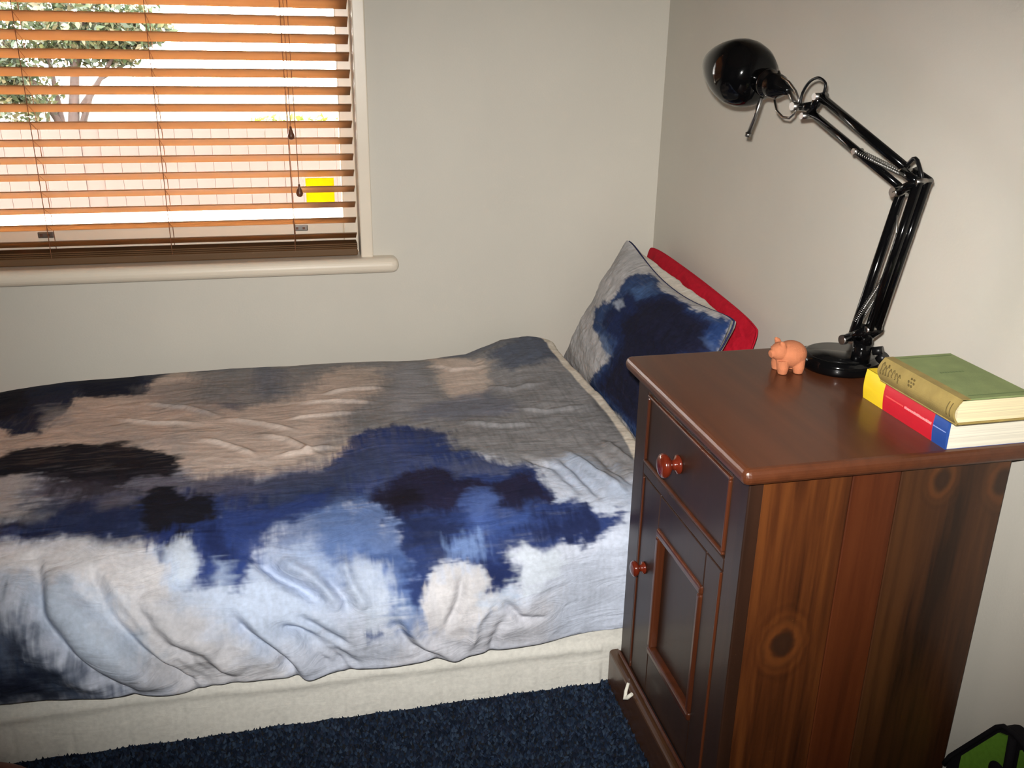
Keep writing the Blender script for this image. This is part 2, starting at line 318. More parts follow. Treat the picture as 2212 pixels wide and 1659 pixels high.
PRINT = [
 [[184,188,200],1,0.0111,0.0067,[[-1.783,0.625],[-0.25,0.795],[-0.305,1.232],[-1.783,1.232]]],
 [[192,175,163],1,0.0178,0.0111,[[-1.783,0.53],[-1.529,0.358],[-1.443,0.338],[-1.388,0.129],[-1.099,0.129],[-0.691,0.129],[-0.501,0.123],[-0.25,0.146],[-0.288,0.375],[-0.835,0.777],[-1.099,0.791],[-1.146,0.717],[-1.454,0.647],[-1.783,0.647]]],
 [[132,129,129],0.95,0.0289,0.0156,[[-1.181,0.081],[-1.11,0.129],[-0.971,0.129],[-0.793,0.129],[-0.634,0.129],[-0.505,0.123],[-0.419,0.129],[-0.285,0.137],[-0.294,0.3],[-0.438,0.308],[-0.645,0.208],[-0.842,0.197],[-0.931,0.4],[-1.044,0.437],[-1.133,0.366]]],
 [[98,104,120],0.8,0.0244,0.0133,[[-1.108,0.164],[-0.948,0.129],[-0.793,0.129],[-0.503,0.122],[-0.419,0.129],[-0.297,0.137],[-0.312,0.257],[-0.403,0.298],[-0.485,0.204],[-0.634,0.127],[-0.818,0.129],[-0.951,0.118]]],
 [[100,104,116],0.7,0.0244,0.0133,[[-1.039,0.092],[-0.96,0.197],[-0.957,0.365],[-1.008,0.391]]],
 [[60,67,90],0.8,0.0111,0.0089,[[-1.084,0.402],[-1.048,0.414],[-1.051,0.453],[-1.084,0.44]]],
 [[132,129,129],1,0.0378,0.0178,[[-0.713,0.199],[-0.525,0.169],[-0.263,0.129],[-0.285,0.511],[-0.277,0.802],[-0.319,0.914],[-0.438,0.849],[-0.552,0.81],[-0.645,0.743],[-0.764,0.632],[-0.846,0.652],[-0.893,0.747],[-0.849,0.529],[-0.771,0.398]]],
 [[148,146,150],0.7,0.0289,0.0156,[[-0.711,0.199],[-0.638,0.157],[-0.647,0.453],[-0.736,0.55]]],
 [[192,175,163],0.95,0.0178,0.0133,[[-0.603,0.104],[-0.481,0.245],[-0.507,0.396],[-0.543,0.472],[-0.596,0.488],[-0.614,0.379]]],
 [[110,112,125],0.7,0.0222,0.0156,[[-0.516,0.423],[-0.467,0.529],[-0.483,0.59],[-0.693,0.585],[-0.705,0.527]]],
 [[77,84,101],0.8,0.0222,0.0156,[[-0.461,0.203],[-0.361,0.129],[-0.279,0.137],[-0.308,0.303],[-0.438,0.354],[-0.461,0.305]]],
 [[160,170,188],0.75,0.0222,0.02,[[-0.485,0.825],[-0.412,0.817],[-0.336,0.939],[-0.356,1.008],[-0.434,0.95],[-0.463,0.907]]],
 [[186,192,206],0.8,0.0289,0.0178,[[-0.492,0.883],[-0.41,0.928],[-0.345,0.999],[-0.356,1.232],[-0.536,1.232],[-0.525,1.085],[-0.445,1.032],[-0.392,0.985],[-0.458,0.951]]],
 [[49,56,70],0.95,0.0156,0.0111,[[-1.783,0.152],[-1.585,0.132],[-1.439,0.129],[-1.255,0.129],[-1.097,0.129],[-1.079,0.129],[-1.126,0.129],[-1.19,0.088],[-1.246,0.224],[-1.421,0.222],[-1.783,0.359]]],
 [[33,38,60],1,0.0111,0.01,[[-1.783,0.215],[-1.587,0.132],[-1.439,0.13],[-1.257,0.129],[-1.153,0.129],[-1.144,0.127],[-1.19,0.088],[-1.27,0.085],[-1.246,0.287],[-1.401,0.282],[-1.392,0.351],[-1.412,0.442],[-1.425,0.492],[-1.472,0.488],[-1.507,0.442],[-1.783,0.53]]],
 [[24,26,44],1,0.0111,0.0089,[[-1.441,0.129],[-1.288,0.132],[-1.252,0.3],[-1.372,0.284]]],
 [[22,20,34],0.95,0.0178,0.0111,[[-1.783,0.255],[-1.589,0.13],[-1.527,0.132],[-1.483,0.356],[-1.525,0.374],[-1.783,0.451]]],
 [[28,33,58],1,0.0089,0.0067,[[-1.13,0.129],[-1.073,0.129],[-1.079,0.129],[-1.13,0.152],[-1.243,0.09],[-1.243,0.125]]],
 [[120,118,120],0.55,0.0333,0.0178,[[-1.272,0.245],[-1.155,0.229],[-1.044,0.437],[-1.088,0.495],[-1.223,0.395]]],
 [[150,146,146],0.6,0.0222,0.0156,[[-1.454,0.333],[-1.379,0.342],[-1.376,0.449],[-1.416,0.465]]],
 [[150,148,146],0.5,0.0244,0.0156,[[-1.181,0.536],[-1.126,0.562],[-1.124,0.682],[-1.159,0.664]]],
 [[160,152,148],0.6,0.0244,0.0133,[[-1.319,0.527],[-1.159,0.576],[-1.146,0.625],[-1.292,0.585]]],
 [[150,142,138],0.8,0.0267,0.0156,[[-1.783,0.668],[-1.385,0.68],[-1.354,0.854],[-1.783,0.862]]],
 [[80,76,90],0.9,0.0267,0.0178,[[-1.394,0.706],[-1.144,0.728],[-1.093,0.775],[-1.015,0.789],[-1.042,0.9],[-1.186,0.893],[-1.33,0.832],[-1.379,0.773]]],
 [[40,54,98],0.95,0.0156,0.0156,[[-1.783,0.846],[-1.401,0.858],[-1.339,0.858],[-1.283,0.817],[-1.059,0.825],[-1.015,0.798],[-0.886,0.777],[-0.844,0.685],[-0.818,0.622],[-0.742,0.601],[-0.634,0.65],[-0.649,0.71],[-0.614,0.77],[-0.521,0.826],[-0.512,0.879],[-0.503,0.946],[-0.662,0.948],[-0.793,0.93],[-0.86,0.904],[-0.9,0.927],[-0.96,0.93],[-0.999,0.98],[-1.019,1.032],[-1.082,1.025],[-1.099,0.98],[-1.15,0.971],[-1.181,0.943],[-1.321,0.918],[-1.783,0.899]]],
 [[35,43,77],0.8,0.0222,0.0178,[[-1.312,0.89],[-1.23,0.837],[-1.17,0.849],[-1.159,0.944],[-1.314,0.913]]],
 [[63,72,110],0.6,0.0267,0.02,[[-0.871,0.789],[-0.802,0.659],[-0.705,0.668],[-0.693,0.784],[-0.811,0.869]]],
 [[30,38,66],0.8,0.0267,0.0178,[[-1.372,0.803],[-1.27,0.805],[-1.181,0.816],[-1.164,0.937],[-1.314,0.916],[-1.383,0.879]]],
 [[28,38,70],0.7,0.0289,0.0178,[[-1.059,0.825],[-0.886,0.805],[-0.835,0.865],[-0.9,0.902],[-0.997,0.913]]],
 [[79,84,110],0.6,0.0244,0.0178,[[-0.678,0.788],[-0.521,0.826],[-0.525,0.884],[-0.654,0.847]]],
 [[60,58,76],0.7,0.0222,0.0133,[[-1.126,0.759],[-1.015,0.78],[-1.028,0.83],[-1.106,0.819]]],
 [[22,22,31],1,0.0111,0.0111,[[-1.783,0.625],[-1.463,0.61],[-1.459,0.571],[-1.352,0.573],[-1.268,0.588],[-1.179,0.636],[-1.148,0.666],[-1.139,0.722],[-1.153,0.752],[-1.204,0.752],[-1.235,0.773],[-1.288,0.751],[-1.372,0.703],[-1.783,0.685]]],
 [[44,40,50],0.85,0.02,0.0156,[[-1.372,0.703],[-1.235,0.752],[-1.197,0.8],[-1.286,0.805],[-1.343,0.768]]],
 [[22,22,31],1,0.0089,0.0111,[[-1.188,0.802],[-1.166,0.789],[-1.144,0.8],[-1.119,0.833],[-1.097,0.825],[-1.079,0.832],[-1.051,0.897],[-1.062,0.928],[-1.09,0.939],[-1.097,0.948],[-1.128,0.974],[-1.159,0.93],[-1.179,0.902]]],
 [[24,24,46],0.9,0.0089,0.0089,[[-1.783,0.865],[-1.359,0.865],[-1.357,0.874],[-1.783,0.876]]],
 [[24,24,46],0.9,0.0089,0.0089,[[-1.783,0.881],[-1.325,0.89],[-1.317,0.9],[-1.783,0.891]]],
 [[84,84,104],0.75,0.0289,0.0156,[[-1.095,0.747],[-0.999,0.768],[-0.869,0.752],[-0.871,0.807],[-0.997,0.853],[-1.059,0.835]]],
 [[52,61,86],0.6,0.0289,0.0178,[[-0.997,0.802],[-0.886,0.786],[-0.795,0.684],[-0.76,0.772],[-0.875,0.886],[-0.966,0.899]]],
 [[86,96,129],0.6,0.0222,0.0178,[[-0.966,0.911],[-0.891,0.904],[-0.878,0.946],[-0.94,0.969],[-0.982,0.99]]],
 [[104,100,108],0.6,0.0156,0.0111,[[-1.268,0.821],[-1.197,0.812],[-1.192,0.846],[-1.257,0.847]]],
 [[130,128,132],0.6,0.0133,0.0089,[[-1.783,0.833],[-1.328,0.844],[-1.332,0.862],[-1.783,0.854]]],
 [[198,194,194],0.9,0.0267,0.0156,[[-1.783,0.913],[-1.325,0.923],[-1.166,0.95],[-1.146,0.983],[-1.139,1.018],[-1.095,1.038],[-1.175,1.057],[-1.241,1.02],[-1.337,0.985],[-1.783,0.995]]],
 [[165,182,208],0.85,0.0178,0.0156,[[-1.146,0.978],[-1.102,0.981],[-1.09,1.031],[-1.121,1.039],[-1.141,1.018]]],
 [[134,152,184],0.8,0.0667,0.0222,[[-0.997,1.008],[-0.937,0.955],[-0.878,0.941],[-0.824,1.017],[-0.815,1.084],[-0.902,1.075],[-0.957,1.047]]],
 [[176,188,208],0.8,0.0333,0.02,[[-1.141,1.032],[-0.997,1.008],[-0.902,1.075],[-0.893,1.163],[-1.004,1.149],[-1.11,1.078]]],
 [[198,194,194],0.8,0.0333,0.02,[[-1.255,1.018],[-1.121,1.057],[-1.033,1.154],[-0.953,1.232],[-1.113,1.232],[-1.195,1.145]]],
 [[168,180,196],0.75,0.0267,0.0178,[[-1.361,0.997],[-1.301,1.001],[-1.241,1.027],[-1.159,1.124],[-1.221,1.15],[-1.292,1.091],[-1.325,1.038]]],
 [[79,103,153],0.85,0.0267,0.0244,[[-0.9,0.921],[-0.776,0.909],[-0.764,1.006],[-0.747,1.069],[-0.749,1.138],[-0.773,1.152],[-0.802,1.099],[-0.851,1.08],[-0.866,1.041],[-0.895,0.992]]],
 [[103,125,168],0.6,0.0222,0.0178,[[-0.893,0.944],[-0.833,0.943],[-0.822,0.999],[-0.875,1.002]]],
 [[46,68,117],0.8,0.02,0.0222,[[-0.853,1.004],[-0.787,1.011],[-0.753,1.054],[-0.753,1.113],[-0.78,1.096],[-0.804,1.048],[-0.849,1.036]]],
 [[186,194,206],0.7,0.0222,0.02,[[-0.853,1.013],[-0.813,1.055],[-0.795,1.115],[-0.833,1.128],[-0.873,1.085]]],
 [[94,116,154],0.7,0.0156,0.0178,[[-0.793,1.094],[-0.749,1.091],[-0.749,1.147],[-0.782,1.147]]],
 [[60,81,129],0.8,0.0089,0.0111,[[-0.838,1.145],[-0.811,1.143],[-0.807,1.154],[-0.833,1.154]]],
 [[82,103,147],0.75,0.0444,0.0222,[[-0.966,0.923],[-0.9,0.902],[-0.813,0.902],[-0.78,0.95],[-0.793,1.011],[-0.866,1.002],[-0.902,0.973],[-0.953,0.971]]],
 [[35,49,100],0.95,0.0133,0.0156,[[-1.17,0.925],[-1.128,0.927],[-1.126,0.962],[-1.135,0.98],[-1.148,0.973],[-1.161,0.948]]],
 [[40,56,107],0.95,0.0156,0.0178,[[-1.113,0.925],[-1.055,0.899],[-0.966,0.886],[-0.889,0.854],[-0.9,0.909],[-0.96,0.936],[-0.988,0.973],[-0.999,0.995],[-1.006,1.027],[-1.026,1.041],[-1.039,1.034],[-1.059,1.02],[-1.082,1.031],[-1.097,1.022],[-1.102,0.985]]],
 [[27,36,73],0.85,0.0156,0.0133,[[-1.097,0.927],[-1.055,0.921],[-1.039,0.974],[-1.053,1.006],[-1.082,0.995]]],
 [[150,165,190],0.75,0.0133,0.0133,[[-1.066,0.999],[-1.048,0.994],[-1.035,1.022],[-1.057,1.029]]],
 [[186,194,206],0.9,0.0111,0.0111,[[-1.126,0.95],[-1.11,0.946],[-1.102,0.985],[-1.099,1.024],[-1.128,1.025],[-1.135,0.99]]],
 [[40,54,98],1,0.0111,0.0178,[[-0.787,0.937],[-0.729,0.851],[-0.525,0.844],[-0.507,0.895],[-0.505,0.951],[-0.454,0.937],[-0.45,0.957],[-0.43,0.971],[-0.39,0.994],[-0.416,1.018],[-0.438,1.024],[-0.436,1.032],[-0.494,1.029],[-0.527,1.036],[-0.587,1.031],[-0.594,1.087],[-0.607,1.096],[-0.647,1.087],[-0.649,1.043],[-0.676,1.041],[-0.707,1.032],[-0.74,1.055],[-0.753,1.098],[-0.764,1.121],[-0.776,1.089],[-0.778,1.02]]],
 [[32,30,52],1,0.0133,0.0133,[[-0.811,0.899],[-0.798,0.874],[-0.736,0.803],[-0.693,0.805],[-0.647,0.858],[-0.585,0.883],[-0.538,0.854],[-0.518,0.907],[-0.505,0.944],[-0.538,0.967],[-0.598,0.936],[-0.62,0.899],[-0.674,0.941],[-0.709,0.941],[-0.762,0.955],[-0.804,0.927]]],
 [[24,20,30],0.9,0.0156,0.0111,[[-0.802,0.904],[-0.762,0.862],[-0.731,0.867],[-0.733,0.927],[-0.778,0.936]]],
 [[30,30,52],0.9,0.0111,0.0111,[[-0.6,0.934],[-0.556,0.907],[-0.527,0.937],[-0.545,0.96],[-0.591,0.951]]],
 [[79,99,153],0.8,0.02,0.0178,[[-0.638,0.899],[-0.609,0.902],[-0.614,0.969],[-0.638,0.995],[-0.658,0.974]]],
 [[60,82,139],0.6,0.0244,0.02,[[-0.616,0.958],[-0.543,0.957],[-0.543,0.995],[-0.674,1.024],[-0.716,0.995]]],
 [[30,38,70],0.9,0.02,0.0178,[[-0.776,0.955],[-0.693,0.95],[-0.66,0.983],[-0.705,1.02],[-0.764,1.006]]],
 [[28,36,69],0.95,0.0133,0.0156,[[-0.549,0.987],[-0.489,0.976],[-0.441,0.965],[-0.432,0.99],[-0.452,1.027],[-0.547,1.013],[-0.569,1.002]]],
 [[28,39,80],0.95,0.0089,0.0111,[[-0.64,1.036],[-0.594,1.039],[-0.594,1.084],[-0.636,1.091],[-0.649,1.064]]],
 [[130,155,200],0.6,0.0178,0.0178,[[-0.702,1.01],[-0.638,0.995],[-0.627,1.022],[-0.682,1.034]]],
 [[190,198,214],0.7,0.0067,0.0133,[[-0.498,0.943],[-0.463,0.932],[-0.452,0.941],[-0.494,0.955]]],
 [[198,194,194],0.95,0.0111,0.0156,[[-0.744,1.071],[-0.709,1.052],[-0.66,1.05],[-0.651,1.068],[-0.654,1.08],[-0.614,1.108],[-0.654,1.136],[-0.682,1.179],[-0.736,1.15],[-0.751,1.113]]],
 [[192,198,206],0.9,0.0111,0.0156,[[-0.587,1.038],[-0.518,1.032],[-0.507,1.05],[-0.516,1.094],[-0.589,1.11],[-0.596,1.087]]],
 [[194,190,192],0.6,0.0333,0.0178,[[-0.744,1.131],[-0.527,1.136],[-0.518,1.232],[-0.713,1.232],[-0.789,1.217]]],
 [[176,190,210],0.7,0.0133,0.0156,[[-0.651,1.092],[-0.596,1.096],[-0.605,1.113],[-0.636,1.11]]],
 [[46,61,84],0.9,0.0289,0.0222,[[-1.783,1.054],[-1.343,1.043],[-1.319,1.073],[-1.294,1.122],[-1.239,1.191],[-1.192,1.232],[-1.783,1.232]]],
 [[22,26,43],0.9,0.0333,0.0222,[[-1.783,1.129],[-1.339,1.124],[-1.306,1.168],[-1.279,1.232],[-1.783,1.232]]],
 [[24,29,50],0.7,0.0178,0.0178,[[-1.357,1.068],[-1.337,1.085],[-1.317,1.147],[-1.337,1.152]]],
]
FOLDS = [
 [0.0143,0.0396,[[-1.363,0.981],[-1.341,1.05],[-1.312,1.105],[-1.272,1.152],[-1.215,1.209]]],
 [-0.0135,0.0198,[[-1.341,0.958],[-1.319,1.052],[-1.288,1.115],[-1.237,1.173],[-1.192,1.232]]],
 [0.0156,0.0396,[[-1.31,0.981],[-1.286,1.043],[-1.243,1.106],[-1.184,1.165],[-1.137,1.221]]],
 [-0.015,0.0176,[[-1.277,0.994],[-1.228,1.064],[-1.186,1.121],[-1.121,1.207]]],
 [0.0143,0.036,[[-1.243,0.99],[-1.208,1.066],[-1.159,1.124],[-1.09,1.191]]],
 [-0.0135,0.0154,[[-1.25,0.985],[-1.221,1.038],[-1.177,1.099],[-1.135,1.143],[-1.082,1.226]]],
 [0.0117,0.0288,[[-1.157,1.101],[-1.099,1.14],[-1.037,1.203]]],
 [-0.012,0.0143,[[-1.146,1.113],[-1.095,1.15],[-1.053,1.216]]],
 [0.0104,0.027,[[-1.175,1.043],[-1.11,1.099],[-1.059,1.14]]],
 [-0.018,0.0143,[[-1.042,1.084],[-1.017,1.126],[-0.977,1.17],[-0.946,1.232]]],
 [0.0104,0.0252,[[-1.028,1.082],[-0.997,1.128],[-0.951,1.186],[-0.917,1.232]]],
 [-0.021,0.0176,[[-1.008,0.987],[-0.971,1.027],[-0.935,1.052],[-0.902,1.089]]],
 [0.01,0.018,[[-0.968,1.008],[-0.929,1.039],[-0.873,1.092]]],
 [-0.007,0.012,[[-0.982,1.115],[-0.946,1.129],[-0.915,1.179],[-0.886,1.226]]],
 [-0.01,0.013,[[-0.906,1.038],[-0.873,1.076],[-0.86,1.108]]],
 [0.008,0.014,[[-0.875,1.01],[-0.851,1.066],[-0.838,1.103]]],
 [-0.007,0.011,[[-0.933,1.131],[-0.893,1.163],[-0.849,1.219]]],
 [0.009,0.014,[[-0.78,1.119],[-0.744,1.177],[-0.68,1.232]]],
 [-0.007,0.012,[[-0.795,1.124],[-0.767,1.182],[-0.72,1.232]]],
 [0.006,0.012,[[-0.636,1.113],[-0.66,1.152],[-0.674,1.207]]],
 [-0.006,0.012,[[-0.607,1.143],[-0.629,1.189],[-0.634,1.232]]],
 [0.007,0.013,[[-0.487,1.142],[-0.454,1.165],[-0.412,1.226]]],
 [-0.006,0.012,[[-0.452,0.8],[-0.432,0.884],[-0.416,0.951]]],
 [0.006,0.013,[[-0.43,0.786],[-0.401,0.872],[-0.372,0.946]]],
 [-0.006,0.012,[[-0.383,0.784],[-0.363,0.863],[-0.348,0.923]]],
 [0.005,0.011,[[-0.352,0.745],[-0.323,0.853]]],
 [-0.005,0.012,[[-0.521,0.788],[-0.472,0.844],[-0.445,0.936]]],
 [-0.009,0.011,[[-1.332,0.946],[-1.317,1.025],[-1.299,1.075],[-1.27,1.131],[-1.228,1.186]]],
 [-0.009,0.011,[[-1.252,0.99],[-1.232,1.036],[-1.212,1.076],[-1.179,1.122],[-1.144,1.168],[-1.119,1.223]]],
 [-0.009,0.011,[[-1.186,1.048],[-1.157,1.099],[-1.115,1.145],[-1.073,1.212]]],
 [-0.009,0.011,[[-0.975,1.11],[-0.933,1.136],[-0.893,1.182],[-0.864,1.232]]],
 [-0.009,0.011,[[-1.161,1.152],[-1.133,1.18],[-1.104,1.23]]],
 [-0.009,0.011,[[-0.946,1.098],[-0.904,1.135],[-0.864,1.166]]],
 [-0.009,0.011,[[-0.678,1.062],[-0.689,1.106],[-0.713,1.154]]],
 [-0.009,0.011,[[-0.614,1.115],[-0.583,1.156],[-0.527,1.175]]],
 [-0.009,0.011,[[-0.494,1.082],[-0.463,1.126],[-0.445,1.177]]],
 [0.0045,0.01,[[-1.077,0.499],[-1.004,0.537],[-0.933,0.588]]],
 [0.0045,0.01,[[-1.004,0.597],[-0.951,0.631],[-0.891,0.717]]],
 [0.0045,0.01,[[-0.951,0.521],[-0.884,0.52],[-0.809,0.507]]],
 [0.0045,0.01,[[-0.966,0.703],[-0.917,0.692],[-0.864,0.675]]],
 [0.0045,0.01,[[-1.106,0.601],[-1.053,0.645],[-1.002,0.696]]],
 [0.0045,0.01,[[-0.871,0.381],[-0.809,0.359],[-0.738,0.365]]],
 [0.0045,0.01,[[-0.611,0.217],[-0.565,0.273],[-0.498,0.271]]],
 [0.0045,0.01,[[-0.505,0.414],[-0.461,0.453],[-0.394,0.439]]],
 [0.0045,0.01,[[-0.474,0.553],[-0.423,0.588],[-0.336,0.569]]],
 [0.0045,0.01,[[-0.931,0.43],[-0.853,0.437],[-0.776,0.456]]],
 [0.0045,0.01,[[-1.257,0.358],[-1.157,0.412],[-1.088,0.483]]],
 [0.0045,0.01,[[-0.6,0.603],[-0.532,0.64],[-0.456,0.643]]],
 [0.0045,0.01,[[-1.29,0.444],[-1.212,0.492],[-1.13,0.511]]],
]
PILLOW_PRINT = [
 [[182,178,177],1,0.0267,0.0133,[[-2,-2],[2,-2],[2,2],[-2,2]]],
 [[48,66,103],1,0.0267,0.0333,[[-0.459,-0.084],[-0.544,0.05],[-0.318,0.298],[-0.318,0.492],[-0.383,0.659],[-0.308,0.953],[-0.158,0.973],[0.103,0.933],[0.434,0.926],[0.754,0.92],[0.87,0.98],[1.0,1.0],[1.0,0.773],[1.0,0.498],[0.794,-0.906],[0.404,-0.806],[-0.188,-0.866],[-0.053,-0.552],[0.058,-0.271],[-0.103,-0.224],[-0.258,-0.177]]],
 [[27,36,70],0.9,0.04,0.04,[[-0.298,0.023],[-0.213,0.472],[-0.033,0.793],[0.143,0.92],[0.469,0.9],[0.865,0.839],[0.985,0.559],[0.779,-0.766],[0.404,-0.746],[-0.018,-0.712],[0.083,-0.251],[0.063,-0.064]]],
 [[28,28,46],0.95,0.06,0.0467,[[-0.008,0.237],[0.068,0.572],[0.208,0.873],[0.799,0.793],[0.94,0.605],[0.654,0.01],[0.774,-0.719],[0.398,-0.692],[0.068,-0.679],[0.168,-0.251],[0.178,-0.043]]],
 [[103,120,150],0.7,0.0267,0.0333,[[-0.268,-0.137],[-0.063,-0.124],[0.093,-0.244],[-0.008,-0.284]]],
 [[165,172,185],0.7,0.0267,0.0267,[[-0.268,0.304],[-0.188,0.445],[-0.098,0.398],[-0.153,0.291]]],
 [[79,107,150],0.5,0.04,0.04,[[-0.208,0.612],[-0.108,0.906],[0.073,0.846],[-0.008,0.559]]],
 [[77,98,141],0.6,0.0333,0.04,[[0.89,0.625],[0.925,0.779],[0.985,0.652],[0.955,0.559]]],
 [[36,59,107],0.8,0.04,0.04,[[0.83,0.819],[1.0,1.0],[1.0,0.873],[1.0,0.599],[0.955,0.652]]],
]


# ------------------------------------------------------------------ materials
WALLC = (204, 199, 188)
def wall_mat(name, c):
    M = Mat(name); tc = M.n('ShaderNodeTexCoord'); nz = M.n('ShaderNodeTexNoise', i_Scale=3., i_Detail=6.); M.l(tc.outputs['Object'], nz.inputs['Vector'])
    mp = M.n('ShaderNodeMapRange', x1=.3, x2=.7, x3=.97, x4=1.03); M.l(nz.outputs[0], mp.inputs[0])
    mx = M.n('ShaderNodeMix', data_type='RGBA', blend_type='MULTIPLY'); mx.inputs[0].default_value = 1; mx.inputs[6].default_value = rgba(c); M.l(mp.outputs[0], mx.inputs[7]); M.l(mx.outputs[2], M.p.inputs['Base Color'])
    n2 = M.n('ShaderNodeTexNoise', i_Scale=220., i_Detail=3.); M.l(tc.outputs['Object'], n2.inputs['Vector'])
    b = M.n('ShaderNodeBump', i_Strength=.08, i_Distance=.002); M.l(n2.outputs[0], b.inputs['Height']); M.l(b.outputs[0], M.p.inputs['Normal'])
    M.set(Roughness=.75); M.p.inputs['Specular IOR Level'].default_value = .25; return M.m
M_WALL = wall_mat('wall_paint', WALLC)
M_CEIL = wall_mat('ceiling_paint', (225, 222, 214))
M_GLOSSW = plain('cream_gloss_paint', (226, 214, 196), rough=.3, vary=.03, bump=.05, bscale=60)
M_SLAT = wood('blind_wood', (162, 127, 92), (175, 140, 104), (190, 154, 117), axis='x', rough=.5, coat=.0, streak=1.4, transl=.70)
M_CORD = plain('tan_cord', (150, 100, 70), rough=.8)
M_TASSEL = plain('tassel_wood', (96, 56, 34), rough=.4, vary=.1, vscale=60)
M_STEEL = plain('steel', (150, 148, 145), rough=.3, metal=1., vary=.05)
M_BLACKG = plain('black_gloss', (7, 7, 8), rough=.10, spec=.28, vary=.1)
M_BLACKS = plain('black_satin', (12, 12, 13), rough=.35, spec=.3, vary=.1)
M_BASETOP = plain('black_base_pad', (9, 9, 10), rough=.22, vary=.08)
M_TERRA = plain('terracotta', (176, 107, 72), rough=.85, vary=.10, vscale=60, bump=.3, bscale=500)
M_RED = None
M_CARPET = Mat('carpet_fibre')
_ca = M_CARPET.n('ShaderNodeVertexColor', layer_name='print'); M_CARPET.l(_ca.outputs[0], M_CARPET.p.inputs['Base Color']); M_CARPET.set(Roughness=.95); M_CARPET.p.inputs['Specular IOR Level'].default_value = .1; M_CARPET.p.inputs['Sheen Weight'].default_value = .0
M_CARPET = M_CARPET.m
M_CARPETB = plain('carpet_backing', (12, 16, 24), rough=1., vary=.3, vscale=180, bump=.6, bscale=300)

def cloth_mat(name, c=None, attr=None, weave=900., rough=.85, crease=0.):
    M = Mat(name); tc = M.n('ShaderNodeTexCoord')
    if attr:
        ca = M.n('ShaderNodeVertexColor', layer_name=attr); src = ca.outputs[0]
    else:
        rg = M.n('ShaderNodeRGB'); rg.outputs[0].default_value = rgba(c); src = rg.outputs[0]
    nz = M.n('ShaderNodeTexNoise', i_Scale=140., i_Detail=4.); M.l(tc.outputs['Object'], nz.inputs['Vector'])
    mp = M.n('ShaderNodeMapRange', x1=.25, x2=.75, x3=.90, x4=1.10); M.l(nz.outputs[0], mp.inputs[0])
    mx = M.n('ShaderNodeMix', data_type='RGBA', blend_type='MULTIPLY'); mx.inputs[0].default_value = 1; M.l(src, mx.inputs[6]); M.l(mp.outputs[0], mx.inputs[7]); M.l(mx.outputs[2], M.p.inputs['Base Color'])
    n2 = M.n('ShaderNodeTexNoise', i_Scale=weave, i_Detail=2.); M.l(tc.outputs['Object'], n2.inputs['Vector'])
    b = M.n('ShaderNodeBump', i_Strength=.15, i_Distance=.001); M.l(n2.outputs[0], b.inputs['Height'])
    if crease:
        mpn = M.n('ShaderNodeMapping'); mpn.inputs['Scale'].default_value = (9, 22, 30); M.l(tc.outputs['Object'], mpn.inputs['Vector'])
        n3 = M.n('ShaderNodeTexNoise', i_Scale=1., i_Detail=5., i_Distortion=1.5); M.l(mpn.outputs[0], n3.inputs['Vector'])
        b2 = M.n('ShaderNodeBump', i_Strength=crease, i_Distance=.012); M.l(n3.outputs[0], b2.inputs['Height']); M.l(b.outputs[0], b2.inputs['Normal']); M.l(b2.outputs[0], M.p.inputs['Normal'])
    else: M.l(b.outputs[0], M.p.inputs['Normal'])
    M.set(Roughness=rough); M.p.inputs['Specular IOR Level'].default_value = .15; return M.m
M_PRINT = cloth_mat('printed_cotton', attr='print', crease=.35)
M_RED = cloth_mat('red_cotton', (176, 22, 42), crease=.2)
M_WHITEC = cloth_mat('white_cotton', (214, 208, 198), crease=.3)
M_VAL = cloth_mat('valance_cotton', (216, 214, 206), crease=.12)

def glass_mat():
    M = Mat('window_glass'); t = M.n('ShaderNodeBsdfTransparent'); g = M.n('ShaderNodeBsdfGlossy'); g.inputs['Roughness'].default_value = .02
    fr = M.n('ShaderNodeFresnel', i_IOR=1.45); ms = M.n('ShaderNodeMixShader'); M.l(fr.outputs[0], ms.inputs[0]); M.l(t.outputs[0], ms.inputs[1]); M.l(g.outputs[0], ms.inputs[2]); M.l(ms.outputs[0], M.out.inputs[0]); return M.m
M_GLASS = glass_mat()
def paper_mat(name, c, tr=.5):
    M = Mat(name); M.set(Base_Color=rgba(c), Roughness=.8); t = M.n('ShaderNodeBsdfTranslucent'); t.inputs[0].default_value = rgba(c)
    nz = M.n('ShaderNodeTexNoise', i_Scale=30.); mp = M.n('ShaderNodeMapRange', x1=.3, x2=.7, x3=tr-.05, x4=tr+.05); M.l(nz.outputs[0], mp.inputs[0])
    ms = M.n('ShaderNodeMixShader'); M.l(mp.outputs[0], ms.inputs[0]); M.l(M.p.outputs[0], ms.inputs[1]); M.l(t.outputs[0], ms.inputs[2]); M.l(ms.outputs[0], M.out.inputs[0]); return M.m

# ------------------------------------------------------------------ the room
RX0, RY0, RZ = -3.4, -3.7, 2.45
WX0, WX1, WZ0, WZ1 = -2.06, -.757, .572, 1.86
tag(B().box(RX0-.1, .1, RY0-.1, .3, -.06, 0).obj('floor', M_CARPETB), kind='structure')
tag(B().box(RX0-.1, .1, RY0-.1, .3, RZ, RZ+.08).obj('ceiling', M_CEIL), kind='structure')
b = B(); b.box(RX0-.1, WX0, 0, .30, 0, RZ).box(WX1, .1, 0, .30, 0, RZ).box(WX0, WX1, 0, .30, 0, WZ0-.035).box(WX0, WX1, 0, .30, WZ1, RZ)
tag(b.obj('wall_back', M_WALL), kind='structure')
tag(B().box(0, .1, RY0-.1, 0, 0, RZ).obj('wall_right', M_WALL), kind='structure')
tag(B().box(RX0-.1, RX0, RY0-.1, 0, 0, RZ).obj('wall_left', M_WALL), kind='structure')
tag(B().box(RX0, 0, RY0-.1, RY0, 0, RZ).obj('wall_front', M_WALL), kind='structure')

